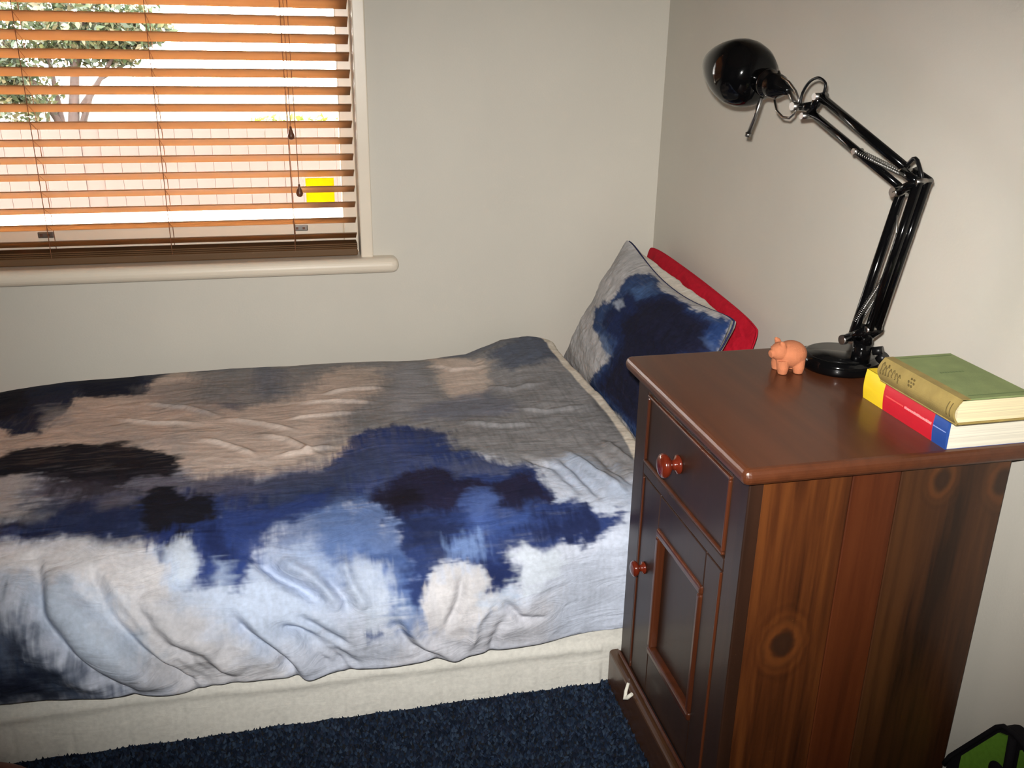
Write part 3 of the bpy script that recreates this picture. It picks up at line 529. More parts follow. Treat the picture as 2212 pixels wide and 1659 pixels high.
# ------------------------------------------------------------------ window
win = tag(empty('window_1', (0, 0, 0)), kind='structure')
B().box(WX1, WX1+.029, -.012, 0, WZ0-.03, WZ1+.03, .003).box(WX0-.029, WX0, -.012, 0, WZ0-.03, WZ1+.03, .003).box(WX0, WX1, -.012, 0, WZ1, WZ1+.03, .003).obj('architrave', M_GLOSSW, win)
B().box(WX0-.10, -.668, -.042, .0, .537, .574, .017, 6, sel=lambda c: c.y < -.03 or c.x > -.70).box(WX0, WX1, 0, .07, .537, .572).obj('window_sill', M_GLOSSW, win)
B().box(-.792, WX1, .066, .106, WZ0, WZ1, .003).obj('sash_stile', M_GLOSSW, win)
B().box(WX0, WX0+.035, .066, .106, WZ0, WZ1, .003).obj('sash_stile', M_GLOSSW, win)
B().box(WX0+.035, -.792, .066, .106, WZ0, .652, .004).obj('bottom_rail', M_GLOSSW, win)
B().box(WX0+.035, -.792, .066, .106, WZ1-.04, WZ1, .003).obj('top_rail', M_GLOSSW, win)
B().box(WX0+.036, -.793, .084, .088, .651, WZ1-.041).obj('pane', M_GLASS, win)
for cx in (-.896, -1.474):
    c = B().box(cx-.017, cx+.017, .060, .066, .627, .641, .002).obj('catch', M_STEEL, win)
    B().box(cx-.012, cx-.006, .0585, .060, .631, .637).box(cx+.004, cx+.010, .0585, .060, .631, .637).obj('screw', M_TASSEL, c)
B().box(WX0, WX1, .106, .345, .60, .640, .006).obj('outer_sill', plain('white_masonry_paint', (228, 222, 212), rough=.8, vary=.04), win)
B().box(WX1-.006, WX1, .106, .30, .640, WZ1).box(WX0, WX0+.006, .106, .30, .640, WZ1).obj('outer_reveal', M_GLOSSW, win)
tag(B().box(-.878, -.810, .0815, .0838, .679, .751).obj('sticky_note', paper_mat('yellow_paper', (196, 176, 14), .75)), 'bright yellow square note stuck inside the window pane behind the blind', 'note')

# ------------------------------------------------------------------ venetian blind
bl = tag(empty('venetian_blind', (0, .03, .574)), 'wooden slatted venetian blind hanging half open in the window', 'blind')
BX0, BX1 = WX0+.006, -.764
SW, TILT = .047, R(24)
def slat_mesh():
    bm = B(); n = 6; top = []; bot = []
    for i in range(n+1):
        t = -.5+i/n; y = t*SW; cr = .0016*(1-(2*t)**2)
        top.append((y, cr+.00125)); bot.append((y, cr-.00125))
    ring = top+bot[::-1]; k = len(ring); ca, sa = math.cos(-TILT), math.sin(-TILT)
    ring = [(y*ca-z*sa, y*sa+z*ca) for y, z in ring]
    L = BX1-BX0
    bm._add([(-L/2, y, z) for y, z in ring]+[(L/2, y, z) for y, z in ring], [tuple(range(k)), tuple(range(2*k-1, k-1, -1))]+[(i, (i+1) % k, k+(i+1) % k, k+i) for i in range(k)])
    bmesh.ops.recalc_face_normals(bm.bm, faces=bm.bm.faces); me = bpy.data.meshes.new('slat'); bm.bm.to_mesh(me); bm.bm.free(); return me
sm = slat_mesh(); zc = .629-.0095; zs = []
while zc < WZ1-.08: zs.append(zc); zc += .03755
random.seed(4)
for z in zs:
    o = link('slat', sm, M_SLAT, bl); o.location = ((BX0+BX1)/2, 0, z-.574); o.rotation_euler = (R(random.uniform(-.8, .8)), 0, 0)
for k in range(3):                                            # slats gathered on the bottom rail
    B().box(BX0, BX1, .03-SW/2+.001*k, .03+SW/2, .5925+.0042*k, .5952+.0042*k, .001, 1).obj('slat', M_SLAT, bl)
B().box(BX0, BX1, .004, .056, .5745, .5915, .003).obj('blind_rail', M_SLAT, bl)
B().box(BX0, BX1, .004, .058, WZ1-.05, WZ1-.004, .002).obj('head_rail', M_SLAT, bl)
for lx in (-.912, -1.194, -1.456, -1.74):
    for dy, dx in ((-.0235, 0), (.0235, .002)):
        B().tube([(lx+dx, .03+dy, .585), (lx+dx, .03+dy, 1.2), (lx+dx, .03+dy, WZ1-.03)], .0009, 6).obj('ladder_cord', M_CORD, bl)
    b = B()
    for z in zs: b.tube([(lx, .0075, z+.0085), (lx+.001, .0525, z-.0105)], .0007, 4)
    b.obj('ladder_rungs', M_CORD, bl)['kind'] = 'stuff'
for (tx, tz, x0) in ((-.905, .868, -.903), (-.894, .737, -.897), (-1.560, .957, -1.552)):
    c = B().tube([(x0, .001, WZ1-.03), ((x0*2+tx)/3, -.001, 1.2), (tx, -.004, tz+.012)], .0009, 6).obj('pull_cord', M_CORD, bl)
    B().lathe([(0, .014), (.0022, .014), (.003, .008), (.0066, -.002), (.0082, -.008), (.0070, -.013), (.003, -.0155), (0, -.016)], (tx, -.0085, tz), (0, 0, 1), 16).obj('tassel', M_TASSEL, c)

# ------------------------------------------------------------------ outside the window
M_GROUND = plain('dry_lawn', (66, 62, 46), rough=.95, vary=.3, vscale=3)
tag(B().box(-14, 12, .31, 30, -1.05, -.9).obj('ground', M_GROUND), kind='structure')
fen = tag(empty('board_fence', (-1.5, 3.5, -.9)), 'pale pinkish vertical board fence standing outside behind the blind', 'fence')
fm = B().box(-.0496, .0496, -.009, .009, 0, 1.475, .0015, 1).obj('board', plain('pink_board', (58, 43, 37), rough=.85, vary=.12, vscale=5), fen, origin=None)
fme = fm.data; bpy.data.objects.remove(fm)
fme.transform(Matrix.Translation((-1.5, 3.5, -.9)))
for i in range(-36, 36):
    o = link('board', fme, None, fen); o.location = (i*.1, random.uniform(-.004, .004), random.uniform(-.006, .006))
for z in (-.55, .1): B().box(-5.1, 2.1, 3.515, 3.56, z, z+.08).obj('fence_rail', M_CORD, fen)
M_BARK = plain('bark', (52, 40, 36), rough=.95, vary=.3, vscale=20)
def leaf_mat(name, c1, c2):
    M = Mat(name); ca = M.n('ShaderNodeVertexColor', layer_name='print'); M.l(ca.outputs[0], M.p.inputs['Base Color']); M.set(Roughness=.5)
    t = M.n('ShaderNodeBsdfTranslucent'); M.l(ca.outputs[0], t.inputs[0]); ms = M.n('ShaderNodeMixShader'); ms.inputs[0].default_value = .4
    M.l(M.p.outputs[0], ms.inputs[1]); M.l(t.outputs[0], ms.inputs[2]); M.l(ms.outputs[0], M.out.inputs[0]); return M.m
def leaves(n, blobs, size, cols, seed):
    rg = np.random.default_rng(seed); V = []; ki = rg.integers(0, len(blobs), n)
    bl_ = np.array(blobs, float)[ki]; d = rg.normal(size=(n, 3)); d /= np.linalg.norm(d, axis=1)[:, None]
    c = bl_[:, :3]+d*bl_[:, 3:]*(rg.random(n)**.4)[:, None]
    t = rg.normal(size=(n, 3)); t /= np.linalg.norm(t, axis=1)[:, None]; s = np.cross(t, rg.normal(size=(n, 3))); s /= np.linalg.norm(s, axis=1)[:, None]
    sz = size*(.6+.8*rg.random(n))[:, None]
    V = np.stack([c-t*sz, c+s*sz*.42, c+t*sz, c-s*sz*.42], 1).reshape(-1, 3); F = np.arange(4*n).reshape(n, 4)
    cc = lin(np.array(cols))[rg.integers(0, len(cols), n)]*(.7+.6*rg.random((n, 1))); return V, F, np.repeat(cc, 4, 0)
tr = tag(empty('garden_tree', (-2.45, 5.2, -.9)), 'leafy multi-stemmed tree standing behind the pale fence outside', 'tree')
def tl(p): return np.array(p)-np.array((-2.45, 5.2, -.9))
stems = [[(-2.45, 5.2, -.9), (-2.42, 5.2, .4), (-2.36, 5.18, .75), (-2.25, 5.15, 1.1), (-2.2, 5.2, 1.6)], [(-2.45, 5.2, -.2), (-2.5, 5.22, .5), (-2.52, 5.2, .9), (-2.62, 5.2, 1.5)],
         [(-2.4, 5.2, .3), (-2.28, 5.18, .6), (-2.1, 5.15, .85), (-1.85, 5.1, 1.02)], [(-2.36, 5.18, .5), (-2.2, 5.2, .72), (-1.98, 5.2, .84)], [(-2.5, 5.2, .4), (-2.7, 5.2, .8), (-2.95, 5.2, 1.2)], [(-2.42, 5.2, .45), (-2.38, 5.25, .8), (-2.44, 5.3, 1.3)]]
for i, st in enumerate(stems):
    B().tube(st, [.05*(1-.75*k/(len(st)-1))*(1 if i == 0 else .55) for k in range(len(st))], 8).obj('trunk' if i == 0 else 'branch', M_BARK, tr)
V, F, cc = leaves(9500, [(-2.75, 5.2, .62, .30, .25, .22), (-3.0, 5.2, .9, .3, .3, .35), (-2.35, 5.25, .95, .35, .25, .2), (-2.05, 5.2, .95, .22, .2, .16), (-2.75, 5.2, 1.05, .36, .3, .28), (-2.45, 5.2, 1.25, .42, .3, .22), (-2.1, 5.15, 1.22, .36, .3, .20), (-2.85, 5.2, .72, .22, .25, .22), (-1.9, 5.1, 1.06, .25, .2, .13), (-2.3, 5.1, 1.0, .3, .25, .13), (-2.5, 5.2, 1.6, .9, .5, .4)], .030, [(48, 58, 34), (66, 68, 42), (76, 70, 48), (44, 55, 38)], 5)
fo = link('foliage', raw_mesh('foliage', V-np.array((-2.45, 5.2, -.9)), F, cc), leaf_mat('tree_leaf', 0, 0), tr); fo['kind'] = 'stuff'
sh = tag(empty('garden_shrub', (-.95, 4.4, -.9)), 'yellow-green shrub peeping over the fence outside', 'shrub')
B().tube([(-.95, 4.4, -.9), (-.94, 4.4, -.2), (-.96, 4.4, .3)], [.03, .02, .01], 8).obj('stem', M_BARK, sh)
V, F, cc = leaves(2600, [(-.95, 4.4, .36, .34, .25, .19), (-.72, 4.4, .36, .25, .25, .18), (-1.15, 4.4, .22, .25, .25, .2), (-.9, 4.4, -.1, .5, .3, .35)], .03, [(80, 90, 28), (92, 98, 40), (68, 80, 26)], 6)
fo = link('foliage', raw_mesh('foliage', V-np.array((-.95, 4.4, -.9)), F, cc), leaf_mat('shrub_leaf', 0, 0), sh); fo['kind'] = 'stuff'

# ------------------------------------------------------------------ bed
bed = tag(empty('single_bed', (-1.0, -.48, 0)), 'single bed with red sheeted mattress and white valance below the window', 'bed')
B().box(-1.93, -.03, -.925, -.03, .03, .135, .01).obj('bed_base', M_WHITEC, bed)
B().box(-1.93, -.035, -.935, -.02, .135, .285, .035, 4).obj('mattress', M_RED, bed)
# valance: a skirt from under the mattress to the carpet, along the near side and the foot end
def valance():
    xs = np.concatenate([np.linspace(-1.96, -.02, 620)]); nz = 26
    X, T = np.meshgrid(xs, np.linspace(0, 1, nz), indexing='ij')
    Zv = .15*(1-T)+.0025; Yv = -.950-.012*T
    Yv = Yv+.0045*fbm(X*9, T*1.2+4, 4)*(.3+T)-.003*np.abs(np.sin(X*31+fbm(X*6, X*0, 2)*3))*(.2+.8*T)
    Yv = Yv-.005*np.exp(-((T-.48+.22*fbm(X*2.2, X*0+2, 3))/.06)**2)-.004*fbm(X*5, T*9+2, 4)*np.clip(1-T*1.3, 0, 1)
    for px_ in np.arange(-1.9, -.1, .085): Yv = Yv+.0014*np.exp(-((X-px_)/.004)**2)*np.clip((T-.45)*4, 0, 1)
    Yv = np.where(X > -.425, np.maximum(Yv, -.9605), Yv)
    return np.stack([X+1.0, Yv+.48, Zv], -1)
link('valance', grid_mesh('valance', valance()), M_VAL, bed)

# duvet
def duvet():
    nu, nv = 760, 520
    s = np.linspace(0, SMAX, nv)[None, :].repeat(nu, 0); u = np.linspace(0, 1, nu)[:, None]
    x = -1.80+u*(xend(s)+1.80)
    y, z = duvet_base(x, s); P = np.stack([x, y, z], -1)
    du = np.gradient(P, axis=0); dv = np.gradient(P, axis=1); N = np.cross(dv, du); N /= np.linalg.norm(N, axis=-1)[..., None]+1e-12
    N *= np.where((N[..., 2:3].mean() > 0), 1, -1)
    h = np.zeros_like(x)
    h += .010*fbm(x*3.2, s*3.0, 3)+.0045*fbm(x*9+3, s*13, 3)+.0016*fbm(x*22, s*46, 3)
    side = np.clip((s-.9)/.2, 0, 1)
    q = x*.8+s*.62
    h += side*(.008*fbm(q*15, (s-x)*2.0+5, 3))
    end = xend(s)-x
    h += np.clip(1-end/.30, 0, 1)*.006*fbm((x+s)*26, (x-s)*4, 3)
    for (hh, wd, pts) in FOLDS:
        P2 = np.array(pts); d = np.full(x.shape, 1e9); tt = np.zeros_like(x); nseg = len(P2)-1
        m = (x > P2[:, 0].min()-.08) & (x < P2[:, 0].max()+.08) & (s > P2[:, 1].min()-.08) & (s < P2[:, 1].max()+.08)
        xm, sm_ = x[m]+.012*fbm(x[m]*20, s[m]*20, 2), s[m]; dm = np.full(xm.shape, 1e9); tm = np.zeros_like(xm)
        for i in range(nseg):
            a, b_ = P2[i], P2[i+1]; e = b_-a; L = e@e+1e-12; t = np.clip(((xm-a[0])*e[0]+(sm_-a[1])*e[1])/L, 0, 1)
            dd = np.hypot(xm-a[0]-e[0]*t, sm_-a[1]-e[1]*t); c = dd < dm; dm = np.where(c, dd, dm); tm = np.where(c, (i+t)/nseg, tm)
        h[m] += hh*1.35*np.exp(-(dm/(wd*.75))**2)*np.clip(np.sin(np.pi*np.clip(tm*.92+.04, 0, 1))*1.5, 0, 1)
    h += .006*np.exp(-((s-SMAX+.012)/.010)**2)*(s < SMAX-.001)                  # rolled hem
    h -= .012*np.clip(1-s/.06, 0, 1)
    P = P+N*h[..., None]
    e2 = np.clip(1-end/.022, 0, 1); P[..., 2] -= .030*e2**2                      # the open end rolls under
    col = paint(x, s, PRINT)
    eh = np.clip((.040+.008*fbm(s*8, s*0, 2)-end)/.004, 0, 1)[..., None]; col = col*(1-eh)+lin((214, 204, 190))*eh
    P[..., 1] = np.minimum(P[..., 1], -.006)
    lim = -.966-.07*np.clip((-.415-x)/.20, 0, 1)**2; dd = P[..., 1]-lim; P[..., 1] = lim+.5*(dd+np.sqrt(dd*dd+.00012))   # pressed in by the cabinet
    return P, col
P, col = duvet()
org = np.array((-1.0, -.5, .25))
dv = link('duvet', grid_mesh('duvet', P-org, col*1.03), M_PRINT); dv.location = org
tag(dv, 'crumpled duvet with blue, black and beige brushstroke print spread over the bed', 'duvet')

def pillow(name, spec, front, back, mats, label, puff=0.):
    nu, nv = 240, 190
    a, b_ = np.meshgrid(np.linspace(-1, 1, nu), np.linspace(-1, 1, nv), indexing='ij')
    # denser sampling towards the seam
    a = np.sign(a)*(1-(1-np.abs(a))**1.6); b_ = np.sign(b_)*(1-(1-np.abs(b_))**1.6)
    cor, T, sag = spec; o0 = np.mean(np.array(cor), 0); o0[2] = min(c[2] for c in cor)
    root = empty(name, o0)
    tag(root, label, 'pillow', 'pillows leaning in the room corner')
    for nm, sd, colr, mt in (('pillow_front', 1., front, mats[0]), ('pillow_back', -1., back, mats[1])):
        P = pillow_base(a, b_, cor, T, sag, sd)
        if sd < 0: g_ = np.sin(np.pi*np.clip((1-b_)/.62, 0, 1))*(1-a*a)**.6; P = P+np.array([.016, 0, .034])*(g_*puff)[..., None]
        nn = fbm(a*2.5+sd*9, b_*3+7, 4)*.012+fbm(a*9+sd*4, b_*5, 3)*.006
        nn = nn*np.clip((1-np.abs(a))*6, 0, 1)*np.clip((1-np.abs(b_))*6, 0, 1)
        P[..., 0] += nn*-sd; P[..., 2] += nn*.4
        P[..., 0] = np.minimum(P[..., 0], -.004); P[..., 1] = np.minimum(P[..., 1], -.004)
        at = None if colr is None else paint(a, b_, colr, .33)*1.03
        link(nm, grid_mesh(nm, P-o0, at), mt, root)
    E_ = np.concatenate([np.stack([np.linspace(-1, 1, 60), np.ones(60)], 1), np.stack([np.ones(40), np.linspace(1, -1, 40)], 1)[1:], np.stack([np.linspace(1, -1, 60), -np.ones(60)], 1)[1:], np.stack([-np.ones(40), np.linspace(-1, 1, 40)], 1)[1:-1]])
    S_ = pillow_base(E_[:, 0], E_[:, 1], cor, T, sag, 0.); S_[:, 0] = np.minimum(S_[:, 0], -.004); S_[:, 1] = np.minimum(S_[:, 1], -.004)
    B().tube([tuple(p) for p in S_], .0017, 6, closed=True).obj('piping', mats[2], root)
    return root
pillow('bed_pillow', BLUE_PILLOW, PILLOW_PRINT, None, (M_PRINT, M_WHITEC, cloth_mat('navy_piping', (44, 48, 84))), 'grey and navy brushstroke pillow with white back, in front of the red one', 1.25)
RED_PILLOW = ([(-.040, -.075, .600), (-.035, -.690, .560), (-.105, -.05, .290), (-.115, -.74, .290)], .030, -.012)
pillow('bed_pillow', RED_PILLOW, None, None, (M_RED, M_RED, M_RED), 'plain red pillow against the wall behind the printed pillow')

# ------------------------------------------------------------------ nightstand
NX0, NX1, NY0, NY1, NH = -.415, -.006, -1.379, -.955, .62
BXF, BXR, BYN, BYF = -.396, -.030, -1.358, -.976
W_TOP = wood('varnished_top', (62, 31, 16), (78, 40, 20), (90, 48, 26), axis='y', rough=.4, coat=.18, streak=1.3)
W_FRONT = wood('varnished_front', (34, 19, 12), (44, 25, 15), (54, 31, 19), axis='z', rough=.42, coat=.08, streak=1.2)
W_BEAD = wood('varnished_bead', (54, 26, 14), (70, 34, 18), (84, 43, 24), axis='z', rough=.3, coat=.25)
W_KNOB = plain('varnished_knob', (92, 30, 16), rough=.15, coat=.4, vary=.15, vscale=80)
W_PL = wood('varnished_plinth', (52, 31, 17), (70, 43, 23), (82, 52, 29), axis='y', rough=.34, coat=.3)
ns = tag(empty('bedside_cabinet', (-.21, -1.167, 0)), 'dark varnished pine bedside cabinet with one drawer and a panelled door', 'cabinet')
nso = Vector((-.21, -1.167, 0))
def kn(x, z, r): return (x-nso.x, z, r)
W_S1 = wood('pine_side_gold', (34, 16, 7), (72, 36, 14), (98, 54, 22), axis='z', rough=.4, coat=.12, knots=[kn(-.322, .353, .0165)], streak=.8)
W_S2 = wood('pine_side_red', (54, 23, 9), (74, 33, 13), (86, 42, 18), axis='z', rough=.4, coat=.12, streak=.8)
W_S3 = wood('pine_side_brown', (34, 18, 9), (58, 32, 15), (72, 42, 20), axis='z', rough=.4, coat=.12, knots=[kn(-.129, .573, .012), kn(-.036, .562, .014)], streak=.7)
for i, (x0, x1) in enumerate(((NX0, -.325), (-.325, -.222), (-.222, -.112), (-.112, NX1))):
    B().box(x0, x1, NY0, NY1, NH-.022, NH, .0095, 4, sel=lambda c: ((abs(c.y-NY0) < 1e-4 or abs(c.y-NY1) < 1e-4) and abs(c.z-NH+.011) > .005) or (i == 0 and abs(c.x-NX0) < 1e-4)).obj('top_plank', W_TOP, ns)
zt = NH-.022
for (x0, x1, mt) in ((BXF+.018, -.2575, W_S1), (-.2565, -.1895, W_S2), (-.1885, BXR, W_S3)):
    B().box(x0, x1, BYN, BYN+.018, .0, zt, .0012, 1).obj('side_plank', mt, ns)
B().box(BXF+.018, BXR, BYF-.018, BYF, .0, zt).obj('side_panel', W_FRONT, ns)
B().box(BXR-.006, BXR, BYN+.018, BYF-.018, .05, zt).obj('back_panel', W_FRONT, ns)
for (z0, z1) in ((.04, .055), (.45, .46)): B().box(BXF+.02, BXR-.006, BYN+.018, BYF-.018, z0, z1).obj('shelf', W_FRONT, ns)
DY0, DY1 = -1.315, -1.020      # opening between the front posts
B().box(BXF, BXF+.02, BYN, DY0, 0, zt, .002).obj('front_post', W_FRONT, ns)
B().box(BXF, BXF+.02, DY1, BYF, 0, zt, .002).obj('front_post', W_FRONT, ns)
B().box(BXF, BXF+.02, DY0, DY1, .582, zt).obj('top_rail', W_FRONT, ns)
B().box(BXF, BXF+.02, DY0, DY1, .444, .463, .002).obj('middle_rail', W_FRONT, ns)
dr = B().box(BXF+.001, BXF+.018, DY0+.002, DY1-.002, .465, .580, .002).obj('drawer', W_FRONT, ns)
b = B()
for (y0, y1, z0, z1) in ((DY0+.003, DY1-.003, .466, .471), (DY0+.003, DY1-.003, .574, .579), (DY0+.003, DY0+.008, .471, .574), (DY1-.008, DY1-.003, .471, .574)): b.box(BXF-.003, BXF+.003, y0, y1, z0, z1, .002, 2)
b.obj('bead', W_BEAD, dr)
def knob(x, y, z, k, parent):
    pr = [(0, 0), (.0135, 0), (.0145, .002), (.0135, .005), (.0085, .007), (.0075, .011), (.0095, .014), (.0150, .017), (.0178, .021), (.0180, .025), (.0165, .028), (.0120, .0305), (.006, .032), (0, .0323)]
    B().lathe([(r*k, d*k) for r, d in pr], (x, y, z), (-1, 0, 0), 28).obj('knob', W_KNOB, parent)
knob(BXF+.001, -1.150, .520, 1.0, dr)
door = B().box(BXF+.010, BXF+.015, -1.264, -1.092, .158, .387).obj('door', W_FRONT, ns)
for (y0, y1) in ((DY0+.002, -1.262), (-1.094, DY1-.002)): B().box(BXF+.001, BXF+.019, y0, y1, .075, .442, .002).obj('door_stile', W_FRONT, door)
for (z0, z1) in ((.075, .160), (.385, .442)): B().box(BXF+.001, BXF+.019, -1.262, -1.094, z0, z1, .002).obj('door_rail', W_FRONT, door)
b = B()
for (y0, y1, z0, z1) in ((-1.262, -1.094, .158, .172), (-1.262, -1.094, .373, .387), (-1.262, -1.250, .172, .373), (-1.106, -1.094, .172, .373)): b.box(BXF-.003, BXF+.012, y0, y1, z0, z1, .004, 3)
b.obj('panel_moulding', W_BEAD, door)
for (y0, y1) in ((DY1-.0065, DY1-.003), (DY0+.003, DY0+.0065)): B().box(BXF-.0015, BXF+.004, y0, y1, .078, .440, .0015).obj('door_bead', W_BEAD, door)
knob(BXF+.001, -1.052, .290, .72, door)
B().box(BXF-.016, BXF, BYN-.0, BYF+.012, 0, .070, .006, 3, sel=lambda c: c.x < BXF-.01 and c.z > .06).obj('plinth', W_PL, ns)
B().box(BXF-.006, BXF, BYN, BYF, .070, .078, .003, 2).obj('plinth_bead', W_BEAD, ns)
rb = B(); mw = plain('white_ribbon', (226, 222, 208), rough=.7, vary=.03)
rb.tube([(BXF-.020, -1.072, .083), (BXF-.026, -1.078, .071), (BXF-.0285, -1.083, .060), (BXF-.026, -1.087, .066), (BXF-.021, -1.093, .077)], [.0025, .003, .0035, .0036, .003], 8)
tag(rb.obj('ribbon_loop', mw), 'small white ribbon loop sticking out above the cabinet plinth', 'ribbon')

# ------------------------------------------------------------------ desk lamp
LN = Vector((1, .15, 0)).normalized()                       # across the arms
lamp = tag(empty('desk_lamp', (-.105, -1.062, NH)), 'glossy black swing-arm desk lamp standing on the bedside cabinet', 'lamp')
base = B().lathe([(0, 0), (.0555, 0), (.0575, .004), (.0575, .014), (.0545, .0195), (.050, .0215), (0, .0215)], (-.105, -1.062, NH), (0, 0, 1), 48).obj('base', M_BLACKG, lamp)
B().lathe([(0, .0215), (.0495, .0215), (.0495, .0222), (0, .0222)], (-.105, -1.062, NH), (0, 0, 1), 48).obj('base_pad', M_BASETOP, base)
PB = Vector((-.095, -1.100, .641))
def L(p, off=0.): return tuple(Vector(p)+LN*off)
post = B().tube([PB+Vector((0, 0, -.001)), PB+Vector((0, 0, .034))], .0140, 20).tube([PB+Vector((0, 0, .026)), PB+Vector((0, -.004, .054))], [.0140, .0110], 20).obj('post', M_BLACKG, lamp)
PV0, PV1 = Vector((-.107, -1.090, .676)), Vector((-.101, -1.128, .700))
for p_ in (PV0, PV1): B().tube([L(p_, -.014), L(p_, .014)], .005, 10).obj('pivot_bolt', M_STEEL, post)
for s in (-1, 1):
    a = Vector(L(PV0, s*.0105)); c = Vector(L(PV1, s*.0105)); d = Vector(L(PB+Vector((0, -.002, .040)), s*.0105))
    B().tube([a, d], .0062, 8).tube([d, c], .0075, 8).tube([a, c], .0060, 8).obj('post_plate', M_BLACKG, post)
B().tube([L(PV0+Vector((.0, .004, -.004)), -.017), L(PV0+Vector((0, .004, -.004)), -.010)], .0075, 12).obj('pivot_cap', M_STEEL, post)
B().tube([PB+Vector((.012, -.010, .018)), PB+Vector((.022, -.020, .022))], .0065, 12).tube([PB+Vector((.020, -.018, .005)), PB+Vector((.024, -.024, .016))], .008, 10).obj('clamp_screw', M_BLACKS, post)
E0, E1, E2 = Vector((-.099, -1.139, .899)), Vector((-.094, -1.174, .918)), Vector((-.098, -1.146, .9275))
arm = B().tube([PV0, PV0+(E0-PV0)*.03, E0], [.0078, .0074, .0068], 10).obj('lower_arm', M_BLACKG, lamp)
arm2 = B().tube([L(PV1, -.007), L(E1, -.007)], .0066, 10).obj('lower_arm', M_BLACKG, lamp)
arm3 = B().tube([L(PV1, .007), L(E1, .007)], .0066, 10).obj('lower_arm', M_BLACKG, lamp)
def spring(p, q, r, turns, parent):
    p, q = Vector(p), Vector(q); t = (q-p).normalized(); a = LN; c = t.cross(a); n = turns*8
    B().tube([p+(q-p)*(i/n)+(a*math.cos(i*math.pi/4)+c*math.sin(i*math.pi/4))*r for i in range(n+1)], .0008, 5).obj('spring', M_STEEL, parent)
s0 = PV0.lerp(E0, .12); s1 = PV1.lerp(E1, .46)
for o in (-.005, .005): spring(L(s0, o), L(s1, o), .0028, 34, arm)
B().tube([L(s1.lerp(E1, .02), 0), L(PV0.lerp(E0, .92), 0)], .0012, 6).obj('tension_rod', M_STEEL, arm)
el = B()
for s in (-1, 1):
    a, c, d = Vector(L(E0, s*.010)), Vector(L(E1, s*.010)), Vector(L(E2, s*.010))
    el.tube([a, c], .0062, 8).tube([c, d], .0062, 8)
el = el.obj('elbow', M_BLACKG, lamp)
for p_, w_, r_ in ((E0, .016, .0068), (E1, .014, .0045), (E2, .013, .004)): B().tube([L(p_, -w_), L(p_, w_)], r_, 14).obj('elbow_bolt', M_STEEL, el)
B().tube([(-.099, -1.137, .929), (-.0985, -1.142, .936), (-.0975, -1.1505, .9445), (-.097, -1.1545, .9455), (-.0965, -1.1585, .9435), (-.0950, -1.168, .929), (-.094, -1.174, .918)], .0028, 8).obj('cable_loop', M_BLACKS, el)
H0, H1 = Vector((-.128, -.949, 1.011)), Vector((-.130, -.930, .987))
U0, U1 = Vector((-.099, -1.141, .931)), Vector((-.100, -1.133, .906))
ua = B().tube([H0, H0.lerp(U0, .5), U0], .0066, 10).obj('upper_arm', M_BLACKG, lamp)
B().tube([H1, H1.lerp(U1, .5), U1], [.0058, .0058, .0050], 10).obj('upper_arm', M_BLACKG, lamp)
s0 = H1.lerp(U1, .56); s1 = Vector((-.0985, -1.135, .923))
for o in (-.0045, .0045): spring(L(s0, o), L(s1, o), .0026, 22, ua)
B().tube([L(s0, -.008), L(s0, .008)], .0045, 10).obj('spring_bolt', M_STEEL, ua)
J = Vector((-.136, -.898, .993))
hb = B().tube([H0, H1], .0075, 10).tube([H1.lerp(H0, .35), J+Vector((.001, -.012, 0))], [.008, .006], 10).obj('head_bracket', M_BLACKG, lamp)
for p_, w_, r_ in ((H0, .012, .0052), (H1+Vector((0, .006, -.006)), .013, .005), (J, .010, .0065)): B().tube([L(p_, -w_), L(p_, w_)], r_, 14).obj('head_bolt', M_STEEL, hb)
AX = Vector((-.030, .186, .030)).normalized(); SO = Vector((-.1505, -.797, 1.0265))
sock = B().lathe([(0, -.079), (.006, -.079), (.0085, -.070), (.0125, -.060), (.0185, -.050), (.0205, -.036), (.0195, -.030), (.0225, -.026), (.0225, -.014), (.019, -.011), (.019, .004)], SO, AX, 28).obj('socket', M_BLACKG, lamp)
B().tube([J, J.lerp(SO-AX*.075, .5), SO-AX*.075], .0042, 8).obj('socket_stem', M_STEEL, sock)
sd = [(.019, 0), (.032, .004), (.0430, .013), (.0505, .028), (.0545, .047), (.0545, .062), (.0510, .080), (.0445, .100), (.0360, .119), (.0260, .137), (.0175, .149), (.0120, .155)]
sh_ = B().lathe(sd+[(.0115, .1545), (.0165, .148), (.0250, .136), (.0350, .118), (.0435, .099), (.0500, .079), (.0535, .062), (.0535, .047), (.0495, .029), (.042, .015), (.020, .004)], SO, AX, 48).obj('lamp_shade', M_BLACKG, lamp)
B().lathe([(0, .150), (.0145, .150), (.0130, .153), (0, .154)], SO, AX, 24).obj('reflector', plain('grey_reflector', (120, 112, 108), rough=.35, metal=.6, vary=.05), sh_)
B().tube([(-.150, -.806, 1.000), (-.1515, -.792, .966), (-.153, -.779, .940)], [.0036, .0036, .0036], 10).tube([(-.153, -.7785, .941), (-.1532, -.777, .935)], .0052, 10).obj('tilt_handle', M_STEEL, sock)
S1 = SO-AX*.055
B().tube([tuple(S1+Vector((0, .012, .024))), (-.1430, -.849, 1.034), (-.140, -.872, 1.0275), (-.137, -.890, 1.015), (-.1352, -.900, 1.003), tuple(J)], .0021, 8).obj('wire_guard', M_STEEL, sock)
B().tube([tuple(S1+Vector((0, .015, -.020))), (-.1455, -.852, .983), (-.142, -.868, .974), (-.139, -.884, .974), (-.1375, -.895, .982), tuple(J)], .0021, 8).obj('wire_guard', M_STEEL, sock)
